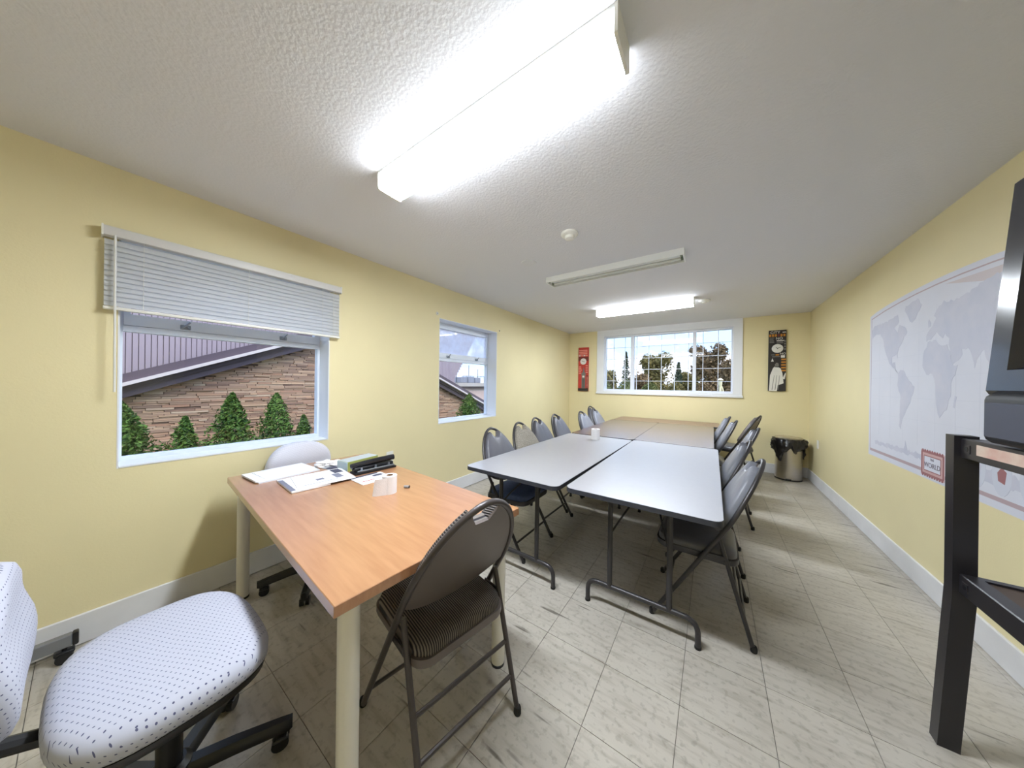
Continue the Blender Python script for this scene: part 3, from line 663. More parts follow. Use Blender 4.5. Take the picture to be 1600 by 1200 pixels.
# ------------------------------------------------------------------ waste bin
root = tag(empty('waste_bin', (.91, 5.735, 0)), 'steel pedal bin with black bag in the far right corner', 'bin')
MB().lathe([(.146, .012), (.146, .50), (.140, .53)], 40).build('body', m_steel, root)
MB().lathe([(.149, 0), (.149, .014), (.146, .018)], 40).build('base_ring', m_black, root)
MB().lathe([(.150, .575), (.152, .59), (.140, .602), (.06, .607), (.01, .608)], 40).build('lid', m_steel, root)
n = 72; bgm = MB(); rg = []
rnd = random.Random(5)
for i, (r_, z_) in enumerate(((.148, .53), (.158, .575), (.172, .578), (.186, .545), (.185, .49), (.178, .45), (.170, .415), (.160, .40), (.150, .41), (.148, .47))):
    ring = []
    for j in range(n):
        a = 2*PI*j/n; q = 1+(.06*math.sin(5*a+i)+.06*math.sin(11*a+2.3*i)+.05*math.sin(19*a-1.7*i)+rnd.uniform(-.03, .03) if 1 < i < 9 else 0)
        low = .06*math.sin(2*a+.2)+.05*math.sin(5*a+1)+.02*math.sin(13*a) if i >= 4 and i < 9 else 0
        ring.append((max(.1475, r_*q)*math.cos(a), max(.1475, r_*q)*math.sin(a), z_-low*(i-3)/4 if low else z_))
    rg.append(ring)
n_ = n; vs = [p for r_ in rg for p in r_]; fs = []
for i in range(len(rg)):
    for j in range(n_): fs.append((i*n_+j, i*n_+(j+1) % n_, ((i+1) % len(rg))*n_+(j+1) % n_, ((i+1) % len(rg))*n_+j))
bgm.add(vs, fs).build('bin_bag', m_bag, root, 60)
MB().rbox(-.03, .03, -.185, -.14, .018, .030, .004, 2).build('pedal', m_black, root, rot=(0, 0, R(-8)))

# ------------------------------------------------------------------ wall art
m_aw = mat('art_white', (226, 224, 218), .6); m_ao = mat('art_orange', (196, 128, 40), .6); m_ak = mat('art_black', (42, 38, 38), .6)
m_ag = mat('art_grey', (118, 116, 112), .6); m_ar = mat('art_red', (190, 62, 52), .6, var=.12, vscale=20); m_adr = mat('art_dark_red', (112, 40, 38), .6); m_apk = mat('art_pale_red', (232, 150, 134), .6)
def art(x0, x1, z0, z1, lab, base):
    root = tag(empty('wall_clock', ((x0+x1)/2, YB, z0)), lab, 'wall clock', 'tall clock panels on the end wall')
    MB().rbox(-(x1-x0)/2, (x1-x0)/2, -.028, 0, 0, z1-z0, .002, 1).build('canvas', base, root); return root
def patch(root, x0, x1, z0, z1, m_, d=.0288, nm='print'): MB().box(x0, x1, -d, -.0275, z0, z1).build(nm, m_, root, 0)
def poly(root, pts, m_, d=.0292, nm='print'): MB().prism(pts, lambda a, b_, e: (a, e, b_), -d, -.0275).build(nm, m_, root, 0)
def clockface(root, z, r, hands):
    Mx = Matrix.Translation((0, 0, z)) @ Matrix.Rotation(PI/2, 4, 'X')
    MB().lathe([(r, .0285), (r, .034), (r*.93, .036)], 36, M=Mx).build('dial', m_aw, root)
    for a, l in hands:
        Mr = Matrix.Translation((0, -.0368, z)) @ Matrix.Rotation(a, 4, 'Y'); MB().box(-.003, .003, -.001, .001, -.008, l, M=Mr).build('hand', m_ak, root, 0)
def word(root, body, size, x, z, m_): link('lettering', text_mesh(body, size, m_), root, (x, -.0296, z), (PI/2, 0, 0))
rnd = random.Random(11)
r1 = art(-2.36, -2.14, 1.182, 2.098, 'red clock panel with a tower picture left of the end window', m_ar)
for k in range(3): patch(r1, -.10+.004*k, .085, .845-.036*k, .865-.036*k, m_apk)
for k in range(4): patch(r1, -.10+.05*k, -.06+.05*k, .735, .755, m_apk if k % 2 else m_aw)
patch(r1, -.11, .11, .63, .72, m_adr); clockface(r1, .622, .066, ((R(100), .04), (R(-70), .03)))
for k in range(5): patch(r1, -.10, -.045+rnd.uniform(-.02, .02), .50-.034*k, .518-.034*k, m_apk)
for k in range(4): patch(r1, .05, .10, .52-.045*k, .54-.045*k, m_apk)
patch(r1, .065, .11, .05, .33, m_adr); patch(r1, -.11, .11, 0.002, .06, m_ak)
for k in range(9): patch(r1, .075, .10, .08+.026*k, .092+.026*k, m_apk, .0295)
poly(r1, [(-.035, .06), (.045, .06), (.045, .33), (.052, .34), (.052, .37), (.03, .40), (.012, .50), (.006, .50), (-.012, .40), (-.04, .37), (-.04, .34), (-.035, .33)], m_ag)
patch(r1, -.018, .026, .285, .325, m_aw, .0300)
for k in range(3): patch(r1, -.022+.022*k, -.014+.022*k, .07, .26, m_ak, .0298)
r2 = art(.697, .897, 1.258, 2.180, 'black and white clock panel with a robed statue right of the end window', m_ak)
word(r2, 'CITY', .052, -.028, .887, m_aw); patch(r2, .055, .095, .880, .893, m_aw)
for k in range(6):
    patch(r2, -.095+.032*k, -.072+.032*k, .825, .862, m_ao if k != 3 else m_adr)
word(r2, 'NO', .05, .02, .795, m_aw)
for k in range(4): patch(r2, -.09, -.03+rnd.uniform(-.02, .0), .80-.022*k, .811-.022*k, m_ag)
for k in range(3): patch(r2, -.01, .06+rnd.uniform(0, .02), .758-.018*k, .768-.018*k, m_aw if k == 0 else m_ag)
clockface(r2, .645, .065, ((R(62), .042), (R(-40), .03)))
for k in range(4): patch(r2, .075, .095, .62+.04*k, .645+.04*k, m_ag)
word(r2, 'NO', .042, .062, .565, m_aw); patch(r2, -.02, .02, .54, .558, m_ao); patch(r2, -.07, -.03, .545, .556, m_ag); patch(r2, .04, .085, .505, .54, m_aw); patch(r2, -.06, .03, .515, .527, m_ag)
for k in range(5): patch(r2, .045, .098, .30+.042*k, .322+.042*k, m_ao)
poly(r2, [(-.092, .0), (-.085, .12), (-.08, .24), (-.05, .34), (-.035, .37), (.0, .38), (.04, .34), (.06, .27), (.075, .12), (.01, .09), (.0, .0)], m_aw)
poly(r2, [(-.02, .36), (-.028, .40), (-.012, .43), (.012, .425), (.02, .39), (.01, .36)], m_ag)
poly(r2, [(.06, .19), (.092, .28), (.1, .26), (.085, .18)], m_aw); poly(r2, [(-.07, .45), (-.055, .50), (-.04, .45)], m_aw)
for k in range(3): poly(r2, [(-.06+.035*k, .02), (-.052+.035*k, .02), (-.03+.03*k, .24), (-.034+.03*k, .24)], m_ag, .0296)

# ------------------------------------------------------------------ wall map
m_sea = mat('map_paper', (216, 218, 230), .5, spec=.4, var=.02, vscale=4); m_land = mat('map_land', (192, 196, 214), .5, rgb2=(206, 206, 220), vscale=7); m_mborder = mat('map_border', (184, 164, 172), .5); m_mred = mat('map_cartouche', (160, 108, 112), .5); m_mline = mat('map_line', (208, 211, 224), .5)
my0, my1, mz0, mz1 = 3.965, 2.09, .735, 1.955
root = tag(empty('wall_map', (XR, my0, mz0)), 'large pale world map pinned on the right wall', 'map')
LM = my0-my1
def topz(s): return mz1-mz0+.06*math.sin(PI*min(1, s/LM*1.05))**.7
def wmap(a, b_, d): return (-d, -a, b_)           # a = distance from the west edge, b = height
ol = [(0, 0), (LM, 0)]+[(LM*(1-i/16), topz(LM*(1-i/16))) for i in range(17)]
MB().prism(ol, wmap, 0, .0015).build('sheet', m_sea, root, 0)
def strip(p0, p1, w_, m_, d=.0019, nm='border'):
    p0, p1 = Vector(p0), Vector(p1); n_ = (p1-p0).normalized(); n_ = Vector((-n_.y, n_.x))*w_/2
    MB().prism([tuple(p0-n_), tuple(p1-n_), tuple(p1+n_), tuple(p0+n_)], wmap, .0014, d).build(nm, m_, root, 0)
strip((.03, .05), (LM-.03, .05), .022, m_mborder); strip((.03, .05), (.03, 1.20), .006, m_mborder)
for i in range(8):
    a0, a1 = .03+(LM-.06)*i/8, .03+(LM-.06)*(i+1)/8; strip((a0, topz(a0)-.035), (a1, topz(a1)-.035), .008, m_mborder)
poly_t = [(1.02, topz(1.02)-.055), (LM-.04, topz(LM-.04)-.05), (LM-.04, topz(LM-.04)-.17), (1.35, topz(1.35)-.12)]
MB().prism(poly_t, wmap, .0014, .0019).build('corner_inset', mat('map_inset', (206, 196, 200), .5), root, 0)
for i in range(1, 6): strip((.04, .22+.15*i), (LM-.04, .22+.15*i), .002, m_mline, .0017, 'graticule')
for i in range(1, 10): strip((LM*i/10, .20), (LM*i/10, 1.12), .002, m_mline, .00172, 'graticule')
LANDS = dict(north_america=[(-168, 66), (-156, 71), (-125, 70), (-95, 72), (-82, 74), (-78, 66), (-92, 60), (-82, 54), (-76, 62), (-62, 58), (-55, 52), (-66, 44), (-75, 38), (-81, 30), (-80, 25), (-84, 30), (-97, 27), (-97, 20), (-88, 21), (-83, 10), (-78, 8), (-86, 12), (-105, 20), (-112, 28), (-117, 33), (-124, 42), (-126, 50), (-135, 58), (-152, 59), (-165, 55)],
 south_america=[(-78, 8), (-72, 12), (-60, 9), (-50, 0), (-35, -6), (-39, -15), (-48, -26), (-58, -36), (-65, -42), (-68, -53), (-74, -50), (-72, -30), (-70, -18), (-80, -5)],
 greenland=[(-60, 80), (-30, 83), (-20, 75), (-25, 70), (-43, 60), (-52, 66), (-62, 76)],
 africa=[(-6, 36), (10, 37), (20, 31), (32, 31), (43, 12), (51, 12), (40, -4), (40, -15), (33, -27), (20, -35), (15, -27), (12, -15), (9, 0), (5, 5), (-8, 5), (-17, 14), (-16, 24)],
 eurasia=[(-9, 43), (-9, 37), (0, 38), (12, 44), (18, 40), (24, 37), (28, 41), (36, 36), (35, 30), (43, 13), (58, 20), (57, 25), (67, 25), (73, 18), (77, 8), (80, 15), (90, 22), (98, 8), (104, 2), (106, 10), (109, 20), (120, 27), (122, 38), (130, 42), (140, 52), (155, 60), (165, 60), (178, 66), (170, 70), (140, 73), (105, 77), (75, 72), (55, 69), (35, 68), (25, 71), (12, 65), (6, 60), (11, 57), (4, 51), (-2, 48)],
 australia=[(114, -22), (122, -18), (130, -12), (137, -12), (142, -11), (146, -19), (153, -27), (150, -37), (140, -38), (130, -32), (116, -35)],
 isles=[(-5, 50), (0, 51), (0, 54), (-4, 58), (-6, 56)], madagascar=[(44, -24), (47, -25), (50, -15), (47, -14)], antarctica=[(-150, -74), (-60, -73), (-56, -64), (-50, -74), (20, -70), (120, -67), (170, -72), (170, -78), (-150, -78)])
def coast(pts, sd_):
    rnd = random.Random(sd_); out = []
    for (a, b_), (c_, d) in zip(pts, pts[1:]+pts[:1]):
        out.append((a, b_)); L_ = math.hypot(c_-a, d-b_); n_ = int(L_/4)
        for i in range(1, n_): t = i/n_; out.append((a+(c_-a)*t+rnd.uniform(-1.3, 1.3), b_+(d-b_)*t+rnd.uniform(-1.3, 1.3)))
    return out
for nm, pts in LANDS.items():
    pts = coast(pts, len(pts))
    MB().prism([(.035+(lo+168)*.00505, .27+(la+55)*.0068) for lo, la in pts], wmap, .0014, .0021).build('landmass', m_land, root, 0)
# cartouche with the title
ca, cb = my0-3.165, my0-2.925
def frame4(a0, a1, b0, b1, w_, m_, d): 
    for p, q in (((a0, b0), (a1, b0)), ((a1, b0), (a1, b1)), ((a1, b1), (a0, b1)), ((a0, b1), (a0, b0))): strip(p, q, w_, m_, d, 'cartouche')
MB().prism([(ca, .02), (cb, .02), (cb, .185), (ca, .185)], wmap, .0014, .0024).build('cartouche', mat('map_cartouche_pink', (206, 172, 172), .5), root, 0)
frame4(ca+.01, cb-.01, .03, .175, .014, m_mred, .0028)
MB().prism([(ca+.035, .055), (cb-.035, .055), (cb-.035, .150), (ca+.035, .150)], wmap, .0014, .0028).build('cartouche', m_sea, root, 0)
frame4(ca+.035, cb-.035, .055, .150, .006, m_mred, .0031)
for k in range(9):
    for zz in (.022, .183): MB().lathe([(.009, 0), (.006, .0012)], 8, M=Matrix.Translation((-.0024, -(ca+.02+.025*k), zz)) @ Matrix.Rotation(-PI/2, 4, 'Y')).build('scroll', m_mred, root)
for body, sz, zz in (('THE', .022, .131), ('WORLD', .045, .092)):
    link('lettering', text_mesh(body, sz, mat('map_title_ink', (110, 100, 116), .6)), root, (-.0034, -(ca+cb)/2, zz), (PI/2, 0, -PI/2))
for k in range(3):         # small inset globes along the lower right
    a_ = 1.30+.16*k; MB().prism([(a_+.06*math.cos(t), .17+.10*math.sin(t)) for t in [2*PI*i/20 for i in range(20)]], wmap, .0014, .0022).build('inset_map', mat('inset_pale', (206, 210, 224), .5), root, 0)
    MB().prism([(a_-.02, .14), (a_+.02, .13), (a_+.03, .19), (a_, .21), (a_-.025, .18)], wmap, .0014, .0026).build('inset_map', m_mred if k == 1 else m_land, root, 0)

# ------------------------------------------------------------------ television cart and television
root = tag(empty('tv_cart', (.70, 1.75, 0)), 'black metal cart carrying the television by the map wall', 'cart')
CX0, CX1 = 0.0, .40; CY0, CY1 = -.92, 0.02
def post(x0, sgn, y):
    pr = [(0, 1.158), (.045, 1.158), (.043, .62), (.115, 0), (.068, 0), (-.002, .60)]
    MB().prism([(y+sgn*(a-.022), z) for a, z in pr], lambda a, b_, d: (d, a, b_), x0, x0+.052).build('post', m_blackm, root, 20)
for x0 in (0, .378): post(x0, 1, -.002); post(x0, -1, -.90)
for x0 in (.014, .36):
    for z0, z1 in ((1.082, 1.150), (.612, .680)):
        rl = MB().rbox(x0, x0+.045, -.878, -.024, z0, z1, .003, 1).build('rail', m_blackm, root)
        if x0 < .1: 
            MB().box(-.0015, .0, -.070, -.042, z0+.020, z0+.048).build('bolt_cap', m_blackm, rl, 0, loc=(x0, 0, 0))
            MB().tube([(-.0025, -.056, z0+.034), (0, -.056, z0+.034)], .008, 10).build('bolt_cap', m_tvd, rl, loc=(x0, 0, 0))
            if z0 > 1: MB().box(-.0012, 0, -.56, -.10, z0+.022, z0+.056).build('label_strip', mat('faded_label', (206, 196, 180), .5, rgb2=(190, 150, 138), vscale=14), rl, 0, loc=(x0, 0, 0))
for y in (-.022, -.90):
    for z0, z1 in ((1.10, 1.145), (.63, .675)): MB().box(.052, .378, y-.012, y+.012, z0, z1).build('cross_rail', m_blackm, root, 0)
MB().box(.059, .36, -.888, -.034, 1.136, 1.150).build('top_shelf', m_blackm, root, 0)
m_sh = mat('shelf_brown', (88, 74, 66), .6, var=.1, vscale=10)
MB().box(.059, .36, -.888, -.034, .652, .668).build('lower_shelf', m_sh, root, 0)
SZ = .668
root = tag(empty('paper_sheet', (.885, 1.42, SZ), R(12)), 'white paper sheet lying on the lower shelf of the cart', 'paper')
MB().box(-.10, .10, -.14, .14, 0, .003).build('sheet', m_paper, root, 0)
MB().box(-.02, .08, -.02, .10, .003, .0036).build('print', m_print, root, 0)
root = tag(empty('cable_pouch', (.95, 1.585, SZ)), 'black rounded pouch at the back of the lower cart shelf', 'pouch')
MB().rings([[(px*s, py*s, z) for px, py in superell(.085, .06, 2.6, 28)] for s, z in ((.85, 0), (1, .02), (1, .06), (.85, .095), (.5, .108), (.1, .11))]).build('body', m_black, root, 60)
MB().tube(arc_path([(-.05, 0, .098), (-.02, 0, .135), (.03, 0, .135), (.055, 0, .096)], .03), .006, 8).build('handle', m_blackm, root)
root = tag(empty('remote_control', (.785, 1.30, SZ), R(80)), 'small grey blue remote on the front edge of the lower shelf', 'remote')
MB().rbox(-.075, .075, -.022, .022, 0, .020, .005, 2).build('body', mat('remote_blue_grey', (84, 100, 124), .4), root)
for i in range(5):
    for j in (-1, 1): MB().rbox(-.055+.025*i-.007, -.055+.025*i+.007, j*.009-.005, j*.009+.005, .019, .023, .0015, 1).build('button', m_black, root)

root = tag(empty('television', (.70, 1.585, 1.150)), 'black glossy television standing on the cart at the right edge', 'television')
TW = .80
def tilt(h): return -.006+.046*(h-.16)/.64
def tvp(y, h, d): return (tilt(h)+d, -y, h)
# bezel ring with slanted inner lip
o_ = [(0, .155), (TW, .155), (TW, .80), (0, .80)]
def ring4(ins, d, up_=0): return [tvp(y+(ins if y == 0 else -ins), h+((ins+up_) if h < .3 else -ins), d) for y, h in o_]
b = MB(); R4 = [ring4(0, .10), ring4(0, .012), ring4(.012, 0), ring4(.072, .004), ring4(.080, .026), ring4(.112, .040), ring4(.114, .07)]
vs = [p for r_ in R4 for p in r_]; fs = [(i*4+j, i*4+(j+1) % 4, (i+1)*4+(j+1) % 4, (i+1)*4+j) for i in range(len(R4)-1) for j in range(4)]
b.add(vs, fs).build('bezel', m_tv, root, 20)
sc = MB(); g = 12; y0, y1, h0, h1 = .105, TW-.105, .255, .70
vs = [tvp(y0+(y1-y0)*i/g, h0+(h1-h0)*j/g, .045-.016*math.sin(PI*i/g)*math.sin(PI*j/g)) for i in range(g+1) for j in range(g+1)]
fs = [(i*(g+1)+j, (i+1)*(g+1)+j, (i+1)*(g+1)+j+1, i*(g+1)+j+1) for i in range(g) for j in range(g)]
sc.add(vs, fs).build('screen', m_scr, root, 60)
b = MB(); b.rings([ring4(.0, .10), ring4(.03, .16), [tvp(y*.72+TW*.14, .16+(h-.155)*.82, .40) for y, h in o_]]); b.build('rear_housing', m_tvd, root, 20)
b = MB(); b.rbox(-.010, .30, -TW, 0, .006, .160, .022, 3); b.build('speaker_box', m_tvd, root)
def grille_mat():
    m = mat('speaker_grille', (34, 36, 44), .5); nt = m.node_tree; N = nt.nodes.new; L = nt.links.new
    t = N('ShaderNodeTexCoord'); v = N('ShaderNodeTexVoronoi'); v.inputs['Scale'].default_value = 190; v.inputs['Randomness'].default_value = 0; L(t.outputs['Object'], v.inputs['Vector'])
    r = N('ShaderNodeValToRGB'); L(v.outputs[0], r.inputs[0]); r.color_ramp.elements[0].position = .25; r.color_ramp.elements[1].position = .45
    r.color_ramp.elements[0].color = (.002, .002, .003, 1); r.color_ramp.elements[1].color = (*s2l((58, 62, 78)), 1); L(r.outputs[0], nt.nodes['Principled BSDF'].inputs['Base Color']); return m
MB().rbox(-.0135, -.004, -TW+.02, -.022, .024, .132, .004, 1).build('grille', grille_mat(), root)
for q in (.1, TW-.1): MB().rbox(.03, .25, -q-.03, -q+.03, 0, .008, .002, 1).build('foot', m_rubber, root)

# ------------------------------------------------------------------ outside
GZ = -.45
tag(MB().box(-60, 40, -30, 80, GZ-.2, GZ).build('ground', mat('lawn_ground', (86, 96, 66), .95, var=.2, vscale=.8), smooth=0), 'grass ground outside the windows', 'ground', kind='structure')
# gabled neighbour
m_stonebase = mat('stone_mortar', (112, 94, 84), .95)
BX_ = -6.0; PKY, PKZ, SL = 2.89, 2.475, .415
root = tag(empty('neighbour_house', (BX_, PKY, GZ)), 'neighbouring house with stone veneer gable and ribbed metal cladding', 'house')
def rk(y): return PKZ-SL*abs(y-PKY)            # top of the rake
y_lo, y_hi = -2.6, 8.4
MB().prism([(y_lo, GZ), (y_hi, GZ), (y_hi, rk(y_hi)-.2), (PKY, PKZ-.2), (y_lo, rk(y_lo)-.2)], lambda a, b_, d: (d-BX_-6.0+0, a-PKY, b_-GZ), -.3, -.0).build('gable_wall', m_stonebase, root, 0)
m_stone = bpy.data.materials.new('ledge_stone'); m_stone.use_nodes = True
nt = m_stone.node_tree; p = nt.nodes['Principled BSDF']; p.inputs['Roughness'].default_value = .9
g_ = nt.nodes.new('ShaderNodeNewGeometry'); r_ = nt.nodes.new('ShaderNodeValToRGB'); nt.links.new(g_.outputs['Random Per Island'], r_.inputs[0])
els = r_.color_ramp.elements; els[0].color = (*s2l((156, 128, 108)), 1); els[1].color = (*s2l((196, 172, 150)), 1); els[1].position = 1
for pos, c_ in ((.2, (186, 154, 130)), (.4, (140, 112, 98)), (.6, (202, 170, 142)), (.8, (172, 132, 110))):
    e_ = els.new(pos); e_.color = (*s2l(c_), 1)
nt.links.new(r_.outputs[0], p.inputs['Base Color'])
rnd = random.Random(21); st = MB(); z = GZ+.35
while z < PKZ-.25:
    hgt = rnd.uniform(.017, .036); y = -.9+rnd.uniform(-.2, 0)
    while y < 7.6:
        l = rnd.uniform(.08, .36)
        if max(z+hgt, 0) < min(rk(y), rk(y+l))-.22:
            d = rnd.uniform(.015, .035); st.box(-.02, d, y+.003-PKY, y+l-.003-PKY, z+.001-GZ, z+hgt-.002-GZ)
        y += l
    z += hgt
o = st.build('stone_veneer', m_stone, root, 0); o['kind'] = 'stuff'
m_fas = mat('fascia_mauve_brown', (104, 90, 100), .6); m_fas2 = mat('fascia_dark', (84, 72, 82), .6); m_flash = mat('flashing_pale', (206, 196, 196), .5)
def rake(z_off, th, x0, x1, m_, nm):
    for s, ye in ((-1, y_lo), (1, y_hi)):
        a = [(PKY, PKZ+z_off), (ye, rk(ye)+z_off), (ye, rk(ye)+z_off-th), (PKY, PKZ+z_off-th)]
        MB().prism([(y-PKY, z_-GZ) for y, z_ in a], lambda a_, b_, d: (d, a_, b_), x0, x1).build(nm, m_, root, 0)
rake(0, .105, -.3, .18, m_fas2, 'rake_board'); rake(-.105, .042, -.3, .25, m_flash, 'rake_flashing'); rake(-.147, .06, -.3, .17, m_fas2, 'rake_board'); rake(-.207, .085, -.05, .13, m_fas, 'fascia')
m_clad = mat('mauve_metal_cladding', (156, 142, 150), .6, var=.05, vscale=1.5)
pw = .054; cl = MB().prism([(0, 0), (pw*.07, 0), (pw*.13, .007), (pw*.94, .007), (pw, 0)], lambda a, b_, d: (b_, a, d), 0, 3.9).mesh('cladding_panel', m_clad, 0)
y = -1.4; i = 0
while y < 7.2:
    sc_z = 1.0
    o = link('cladding_panel', cl, root, (-.42, y-PKY, 0))
    if y > 6.25:
        zz = 1.45+(y-6.25)*1.5-GZ; o.location.z = zz; o.scale.z = max(.05, (3.9-zz)/3.9)
    y += pw; i += 1
MB().box(-.55, -.425, -1.4-PKY, 6.25-PKY, 0, 3.9).build('upper_wall', m_clad, root, 0)

# flat roofed building seen through the small window
root = tag(empty('flat_roofed_building', (-9.0, 10.6, GZ)), 'flat roofed pinkish building with rooftop equipment beyond the small window', 'building')
MB().box(-4, 0, -1.6, 4.5, 0, 1.62).build('wall', mat('pinkish_stucco', (196, 172, 164), .9, var=.04), root, 0)
MB().box(-4.1, .15, -1.75, 4.6, 1.62, 1.78).build('roof_edge', mat('roof_edge_grey', (176, 166, 160), .8), root, 0)
MB().box(-4.05, .08, -1.70, 4.55, 1.52, 1.62).build('soffit', mat('soffit_brown', (104, 86, 84), .8), root, 0)
m_eq = mat('equipment_grey', (128, 130, 140), .6)
for k in range(3): MB().rbox(-.95, -.45, -.95+.48*k, -.58+.48*k, 1.78, 2.04+.04*(k % 2), .02, 1).build('equipment', m_eq, root)
for k in range(7): MB().tube([(-.2, -1.1+.24*k, 1.78), (-.2, -1.1+.24*k, 2.09)], .012, 6).build('railing_post', m_eq, root)
MB().tube([(-.2, -1.1, 2.09), (-.2, .36, 2.09)], .012, 6).build('railing', m_eq, root)
for yy, hh in ((-1.1, 2.5), (-.3, 2.62), (.35, 2.45)): MB().tube([(-.6, yy, 1.78), (-.6, yy, hh)], .014, 6).build('mast', m_blackm, root)

def leaves(samples, size, mat_, name, parent, seed):
    rnd = random.Random(seed); vs = []; fs = []
    for p, nrm in samples:
        p = Vector(p); t = Vector((rnd.uniform(-1, 1), rnd.uniform(-1, 1), rnd.uniform(-.4, 1.0))).normalized()
        n_ = (Vector(nrm)+Vector((rnd.uniform(-.6, .6), rnd.uniform(-.6, .6), rnd.uniform(-.6, .6)))).normalized()
        s_ = t.cross(n_)
        if s_.length < .05: continue
        s_.normalize(); l = size*rnd.uniform(.6, 1.3); w_ = l*.42; k = len(vs)
        vs += [p-t*l*.5, p+s_*w_*.5+n_*l*.06, p+t*l*.5, p-s_*w_*.5+n_*l*.06]; fs += [(k, k+1, k+2), (k, k+2, k+3)]
    me = bpy.data.meshes.new(name); me.from_pydata([tuple(q) for q in vs], [], fs); me.materials.append(mat_)
    return link(name, me, parent)
def leaf_mat(name, c0, c1):
    m = bpy.data.materials.new(name); m.use_nodes = True; nt = m.node_tree; p = nt.nodes['Principled BSDF']; p.inputs['Roughness'].default_value = .7; p.inputs['Specular IOR Level'].default_value = .2
    g = nt.nodes.new('ShaderNodeNewGeometry'); r = nt.nodes.new('ShaderNodeValToRGB'); nt.links.new(g.outputs['Random Per Island'], r.inputs[0])
    r.color_ramp.elements[0].color = (*s2l(c0), 1); r.color_ramp.elements[1].color = (*s2l(c1), 1); nt.links.new(r.outputs[0], p.inputs['Base Color']); return m
m_ced = leaf_mat('cedar_green', (30, 58, 28), (100, 134, 62)); m_bark = mat('bark', (78, 62, 50), .95, var=.2, vscale=20)
def cedar(x, y, top, r, lab, seed, n=9000, size=.042):
    root = tag(empty('cedar_shrub', (x, y, GZ)), lab, 'shrub', 'cedar shrubs along the stone wall'); rnd = random.Random(seed); hgt = top-GZ; S = []
    for i in range(n):
        u = rnd.random()**1.25; z = .05+u*(hgt-.06); a = rnd.uniform(0, 2*PI)
        env = r*1.25*(1-u)**.72*min(1, .45+u*4)*(1+.16*math.sin(3*a+seed+5*u)+.16*math.sin(7*a+15*u+seed)+.12*math.sin(11*a-31*u)); q = env*(rnd.random()**.35)
        S.append(((q*math.cos(a), q*math.sin(a), z), (math.cos(a), math.sin(a), .4)))
    leaves(S, size, m_ced, 'foliage', root, seed)
    MB().tube([(0, 0, 0), (0, 0, hgt*.8)], [.03, .008], 8).build('trunk', m_bark, root)
for x, y, top, r, lab, sdd, n_ in ((-4.25, .16, 1.12, .43, 'broad cedar shrub at the left edge of the wide window', 1, 15000), (-5.0, .56, .95, .22, 'small cedar shrub just right of the broad one', 2, 7000), (-4.25, .91, 1.18, .34, 'tall pointed cedar shrub in the middle of the wide window', 3, 12000),
        (-5.0, 1.31, 1.17, .30, 'cedar shrub right of the tall pointed one', 4, 11000), (-4.25, 1.60, .88, .22, 'lowest cedar shrub near the right jamb of the wide window', 5, 7000), (-4.4, 4.74, 1.09, .48, 'round cedar shrub seen through the small window', 6, 14000), (-5.0, 5.45, .95, .28, 'pale cedar shrub at the right side of the small window view', 7, 7000)):
    k = x/-4.4; cedar(x, y*k, CAMZ+(top-CAMZ)*k, r*k, lab, sdd, n_)

m_olive = leaf_mat('olive_foliage', (84, 78, 44), (142, 128, 78)); m_brown = leaf_mat('brown_foliage', (92, 74, 56), (140, 116, 84)); m_con = leaf_mat('conifer_foliage', (42, 54, 44), (80, 92, 70)); m_hedge = leaf_mat('hedge_foliage', (78, 88, 50), (124, 128, 76))
def tree(x, y, top, r, m_, lab, seed, n=5200, size=.32, dens=.5):
    root = tag(empty('broadleaf_tree', (x, y, GZ)), lab, 'tree', 'trees beyond the end window'); rnd = random.Random(seed); hgt = top-GZ; S = []
    blobs = [(0, 0, hgt*.55, r, hgt*.36)]
    for k in range(9):
        a = rnd.uniform(0, 2*PI); q = r*rnd.uniform(.3, .75); blobs.append((q*math.cos(a), q*math.sin(a)*.8, hgt*rnd.uniform(.35, .82), r*rnd.uniform(.3, .5), hgt*rnd.uniform(.10, .17)))
    for k in range(5): blobs.append((rnd.uniform(-.6, .6)*r, rnd.uniform(-.5, .5)*r, hgt*.18, r*.6, hgt*.2))
    per = n//len(blobs)
    for bx_, by_, bz_, br, bh in blobs:
        for i in range(per):
            d = Vector((rnd.gauss(0, 1), rnd.gauss(0, 1), rnd.gauss(0, 1))).normalized(); q = rnd.random()**dens
            p_ = (bx_+d.x*br*q, by_+d.y*br*q, bz_+d.z*bh*q)
            if .1 < p_[2] < hgt: S.append((p_, d))
    leaves(S, size, m_, 'foliage', root, seed)
    t = MB().tube([(0, 0, 0), (.05, 0, hgt*.35), (0, .05, hgt*.8)], [.16, .12, .03], 8)
    for k in range(4):
        a = rnd.uniform(0, 2*PI); t.tube([(.03, 0, hgt*(.3+.1*k)), (r*.6*math.cos(a), r*.6*math.sin(a), hgt*(.5+.1*k))], [.06, .015], 6)
    t.build('trunk', m_bark, root)
def conifer(x, y, top, r, lab, seed, n=1400):
    root = tag(empty('conifer', (x, y, GZ)), lab, 'tree', 'trees beyond the end window'); rnd = random.Random(seed); hgt = top-GZ; S = []
    for i in range(n):
        u = rnd.random(); tier = .62+.38*abs(math.sin(u*26)); a = rnd.uniform(0, 2*PI); q = r*(1-u)**.8*tier*rnd.random()**.5
        S.append(((q*math.cos(a), q*math.sin(a), .3+u*(hgt-.3)), (math.cos(a), math.sin(a), .2)))
    leaves(S, .24, m_con, 'foliage', root, seed); MB().tube([(0, 0, 0), (0, 0, hgt)], [.12, .01], 8).build('trunk', m_bark, root)
def far(kind, x, y, top, r, *a, **k):
    f_ = y/30; kind(x*f_, y, CAMZ+(top-CAMZ)*f_, r*f_, *a, **k)
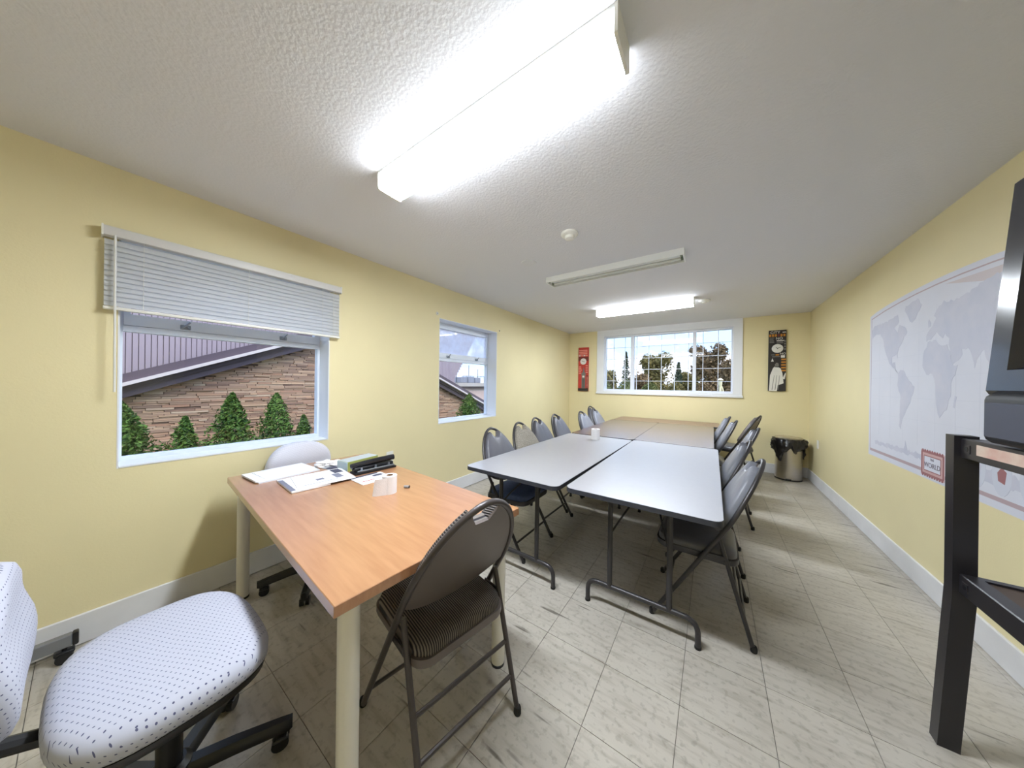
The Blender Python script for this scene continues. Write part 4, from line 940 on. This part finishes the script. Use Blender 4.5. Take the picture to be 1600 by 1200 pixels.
def decid(x, y, top, r, m_, lab, seed, n=5200): tree(x, y, top, r, m_, lab, seed, n, size=.32*y/30)
far(decid, -11.5, 36, 3.4, 1.5, m_brown, 'brown tree hidden at the far left beyond the end window', 30)
far(decid, -8.9, 30, 3.35, 1.3, m_olive, 'low olive tree at the left light of the end window', 31)
far(conifer, -7.05, 36, 4.6, .75, 'tall narrow dark conifer in the left light of the end window', 33)
far(decid, -5.9, 30, 3.0, 1.2, m_brown, 'low brown tree just right of the tall conifer', 32)
far(decid, -4.15, 36, 4.75, 1.6, m_olive, 'large olive tree in the middle light of the end window', 34, 7500)
far(conifer, -2.55, 30, 3.4, .7, 'small dark conifer in the middle light of the end window', 35)
far(decid, -1.75, 42, 2.7, .9, m_olive, 'low olive tree beside the small conifer', 36)
far(decid, -.15, 36, 5.4, 1.5, m_brown, 'tallest brown tree in the right light of the end window', 37, 7500)
far(decid, 1.35, 30, 4.3, 1.2, m_brown, 'brown tree at the right edge of the end window', 38)
far(decid, 4.2, 36, 4.6, 1.7, m_olive, 'olive tree beyond the right edge of the end window', 39)
for k in range(7):
    root = tag(empty('hedge_bush', (-10.0+1.9*k, 26.5, GZ)), ['leftmost green hedge bush in the end window', 'second green hedge bush from the left in the end window', 'third green hedge bush from the left in the end window', 'green hedge bush below the large olive tree', 'olive hedge bush below the small conifer', 'brown hedge bush below the tallest tree', 'rightmost brown hedge bush in the end window'][k], 'bush', 'hedge bushes beyond the end window')
    rnd = random.Random(60+k); S = []
    for i in range(2600):
        d = Vector((rnd.gauss(0, 1), rnd.gauss(0, 1), abs(rnd.gauss(0, 1)))).normalized(); q = rnd.random()**.4
        S.append(((d.x*.86*q, d.y*.7*q, .1+d.z*(2.2 if k < 3 else 2.0)*q), d))
    leaves(S, .24, m_hedge if k < 4 else (m_olive if k == 4 else m_brown), 'foliage', root, 60+k); MB().tube([(0, 0, 0), (0, 0, 1.4)], [.08, .02], 6).build('stem', m_bark, root)
# lantern-like post modelled for a pale shape, likely a reflection in the glass
root = tag(empty('reflection_shape', (.205, 12, GZ)), 'cream lantern-like shape standing in for a reflection in the right light of the end window', 'stand-in shape')
m_refl = mat('reflection_cream', (240, 226, 186), .6)
MB().tube([(0, 0, 0), (0, 0, 1.75)], .035, 10).build('post', m_refl, root)
MB().lathe([(.03, 1.75), (.045, 1.80), (.055, 1.93), (.05, 1.95)], 14).build('shape_body', m_refl, root); MB().lathe([(.085, 1.97), (.085, 1.985), (.05, 2.02), (.02, 2.04)], 16).build('cap', m_refl, root)
MB().tube(arc_path([(.03, 0, 1.78), (.07, 0, 1.68), (.085, 0, 1.54)], .04), .018, 8).build('side_arm', m_refl, root)
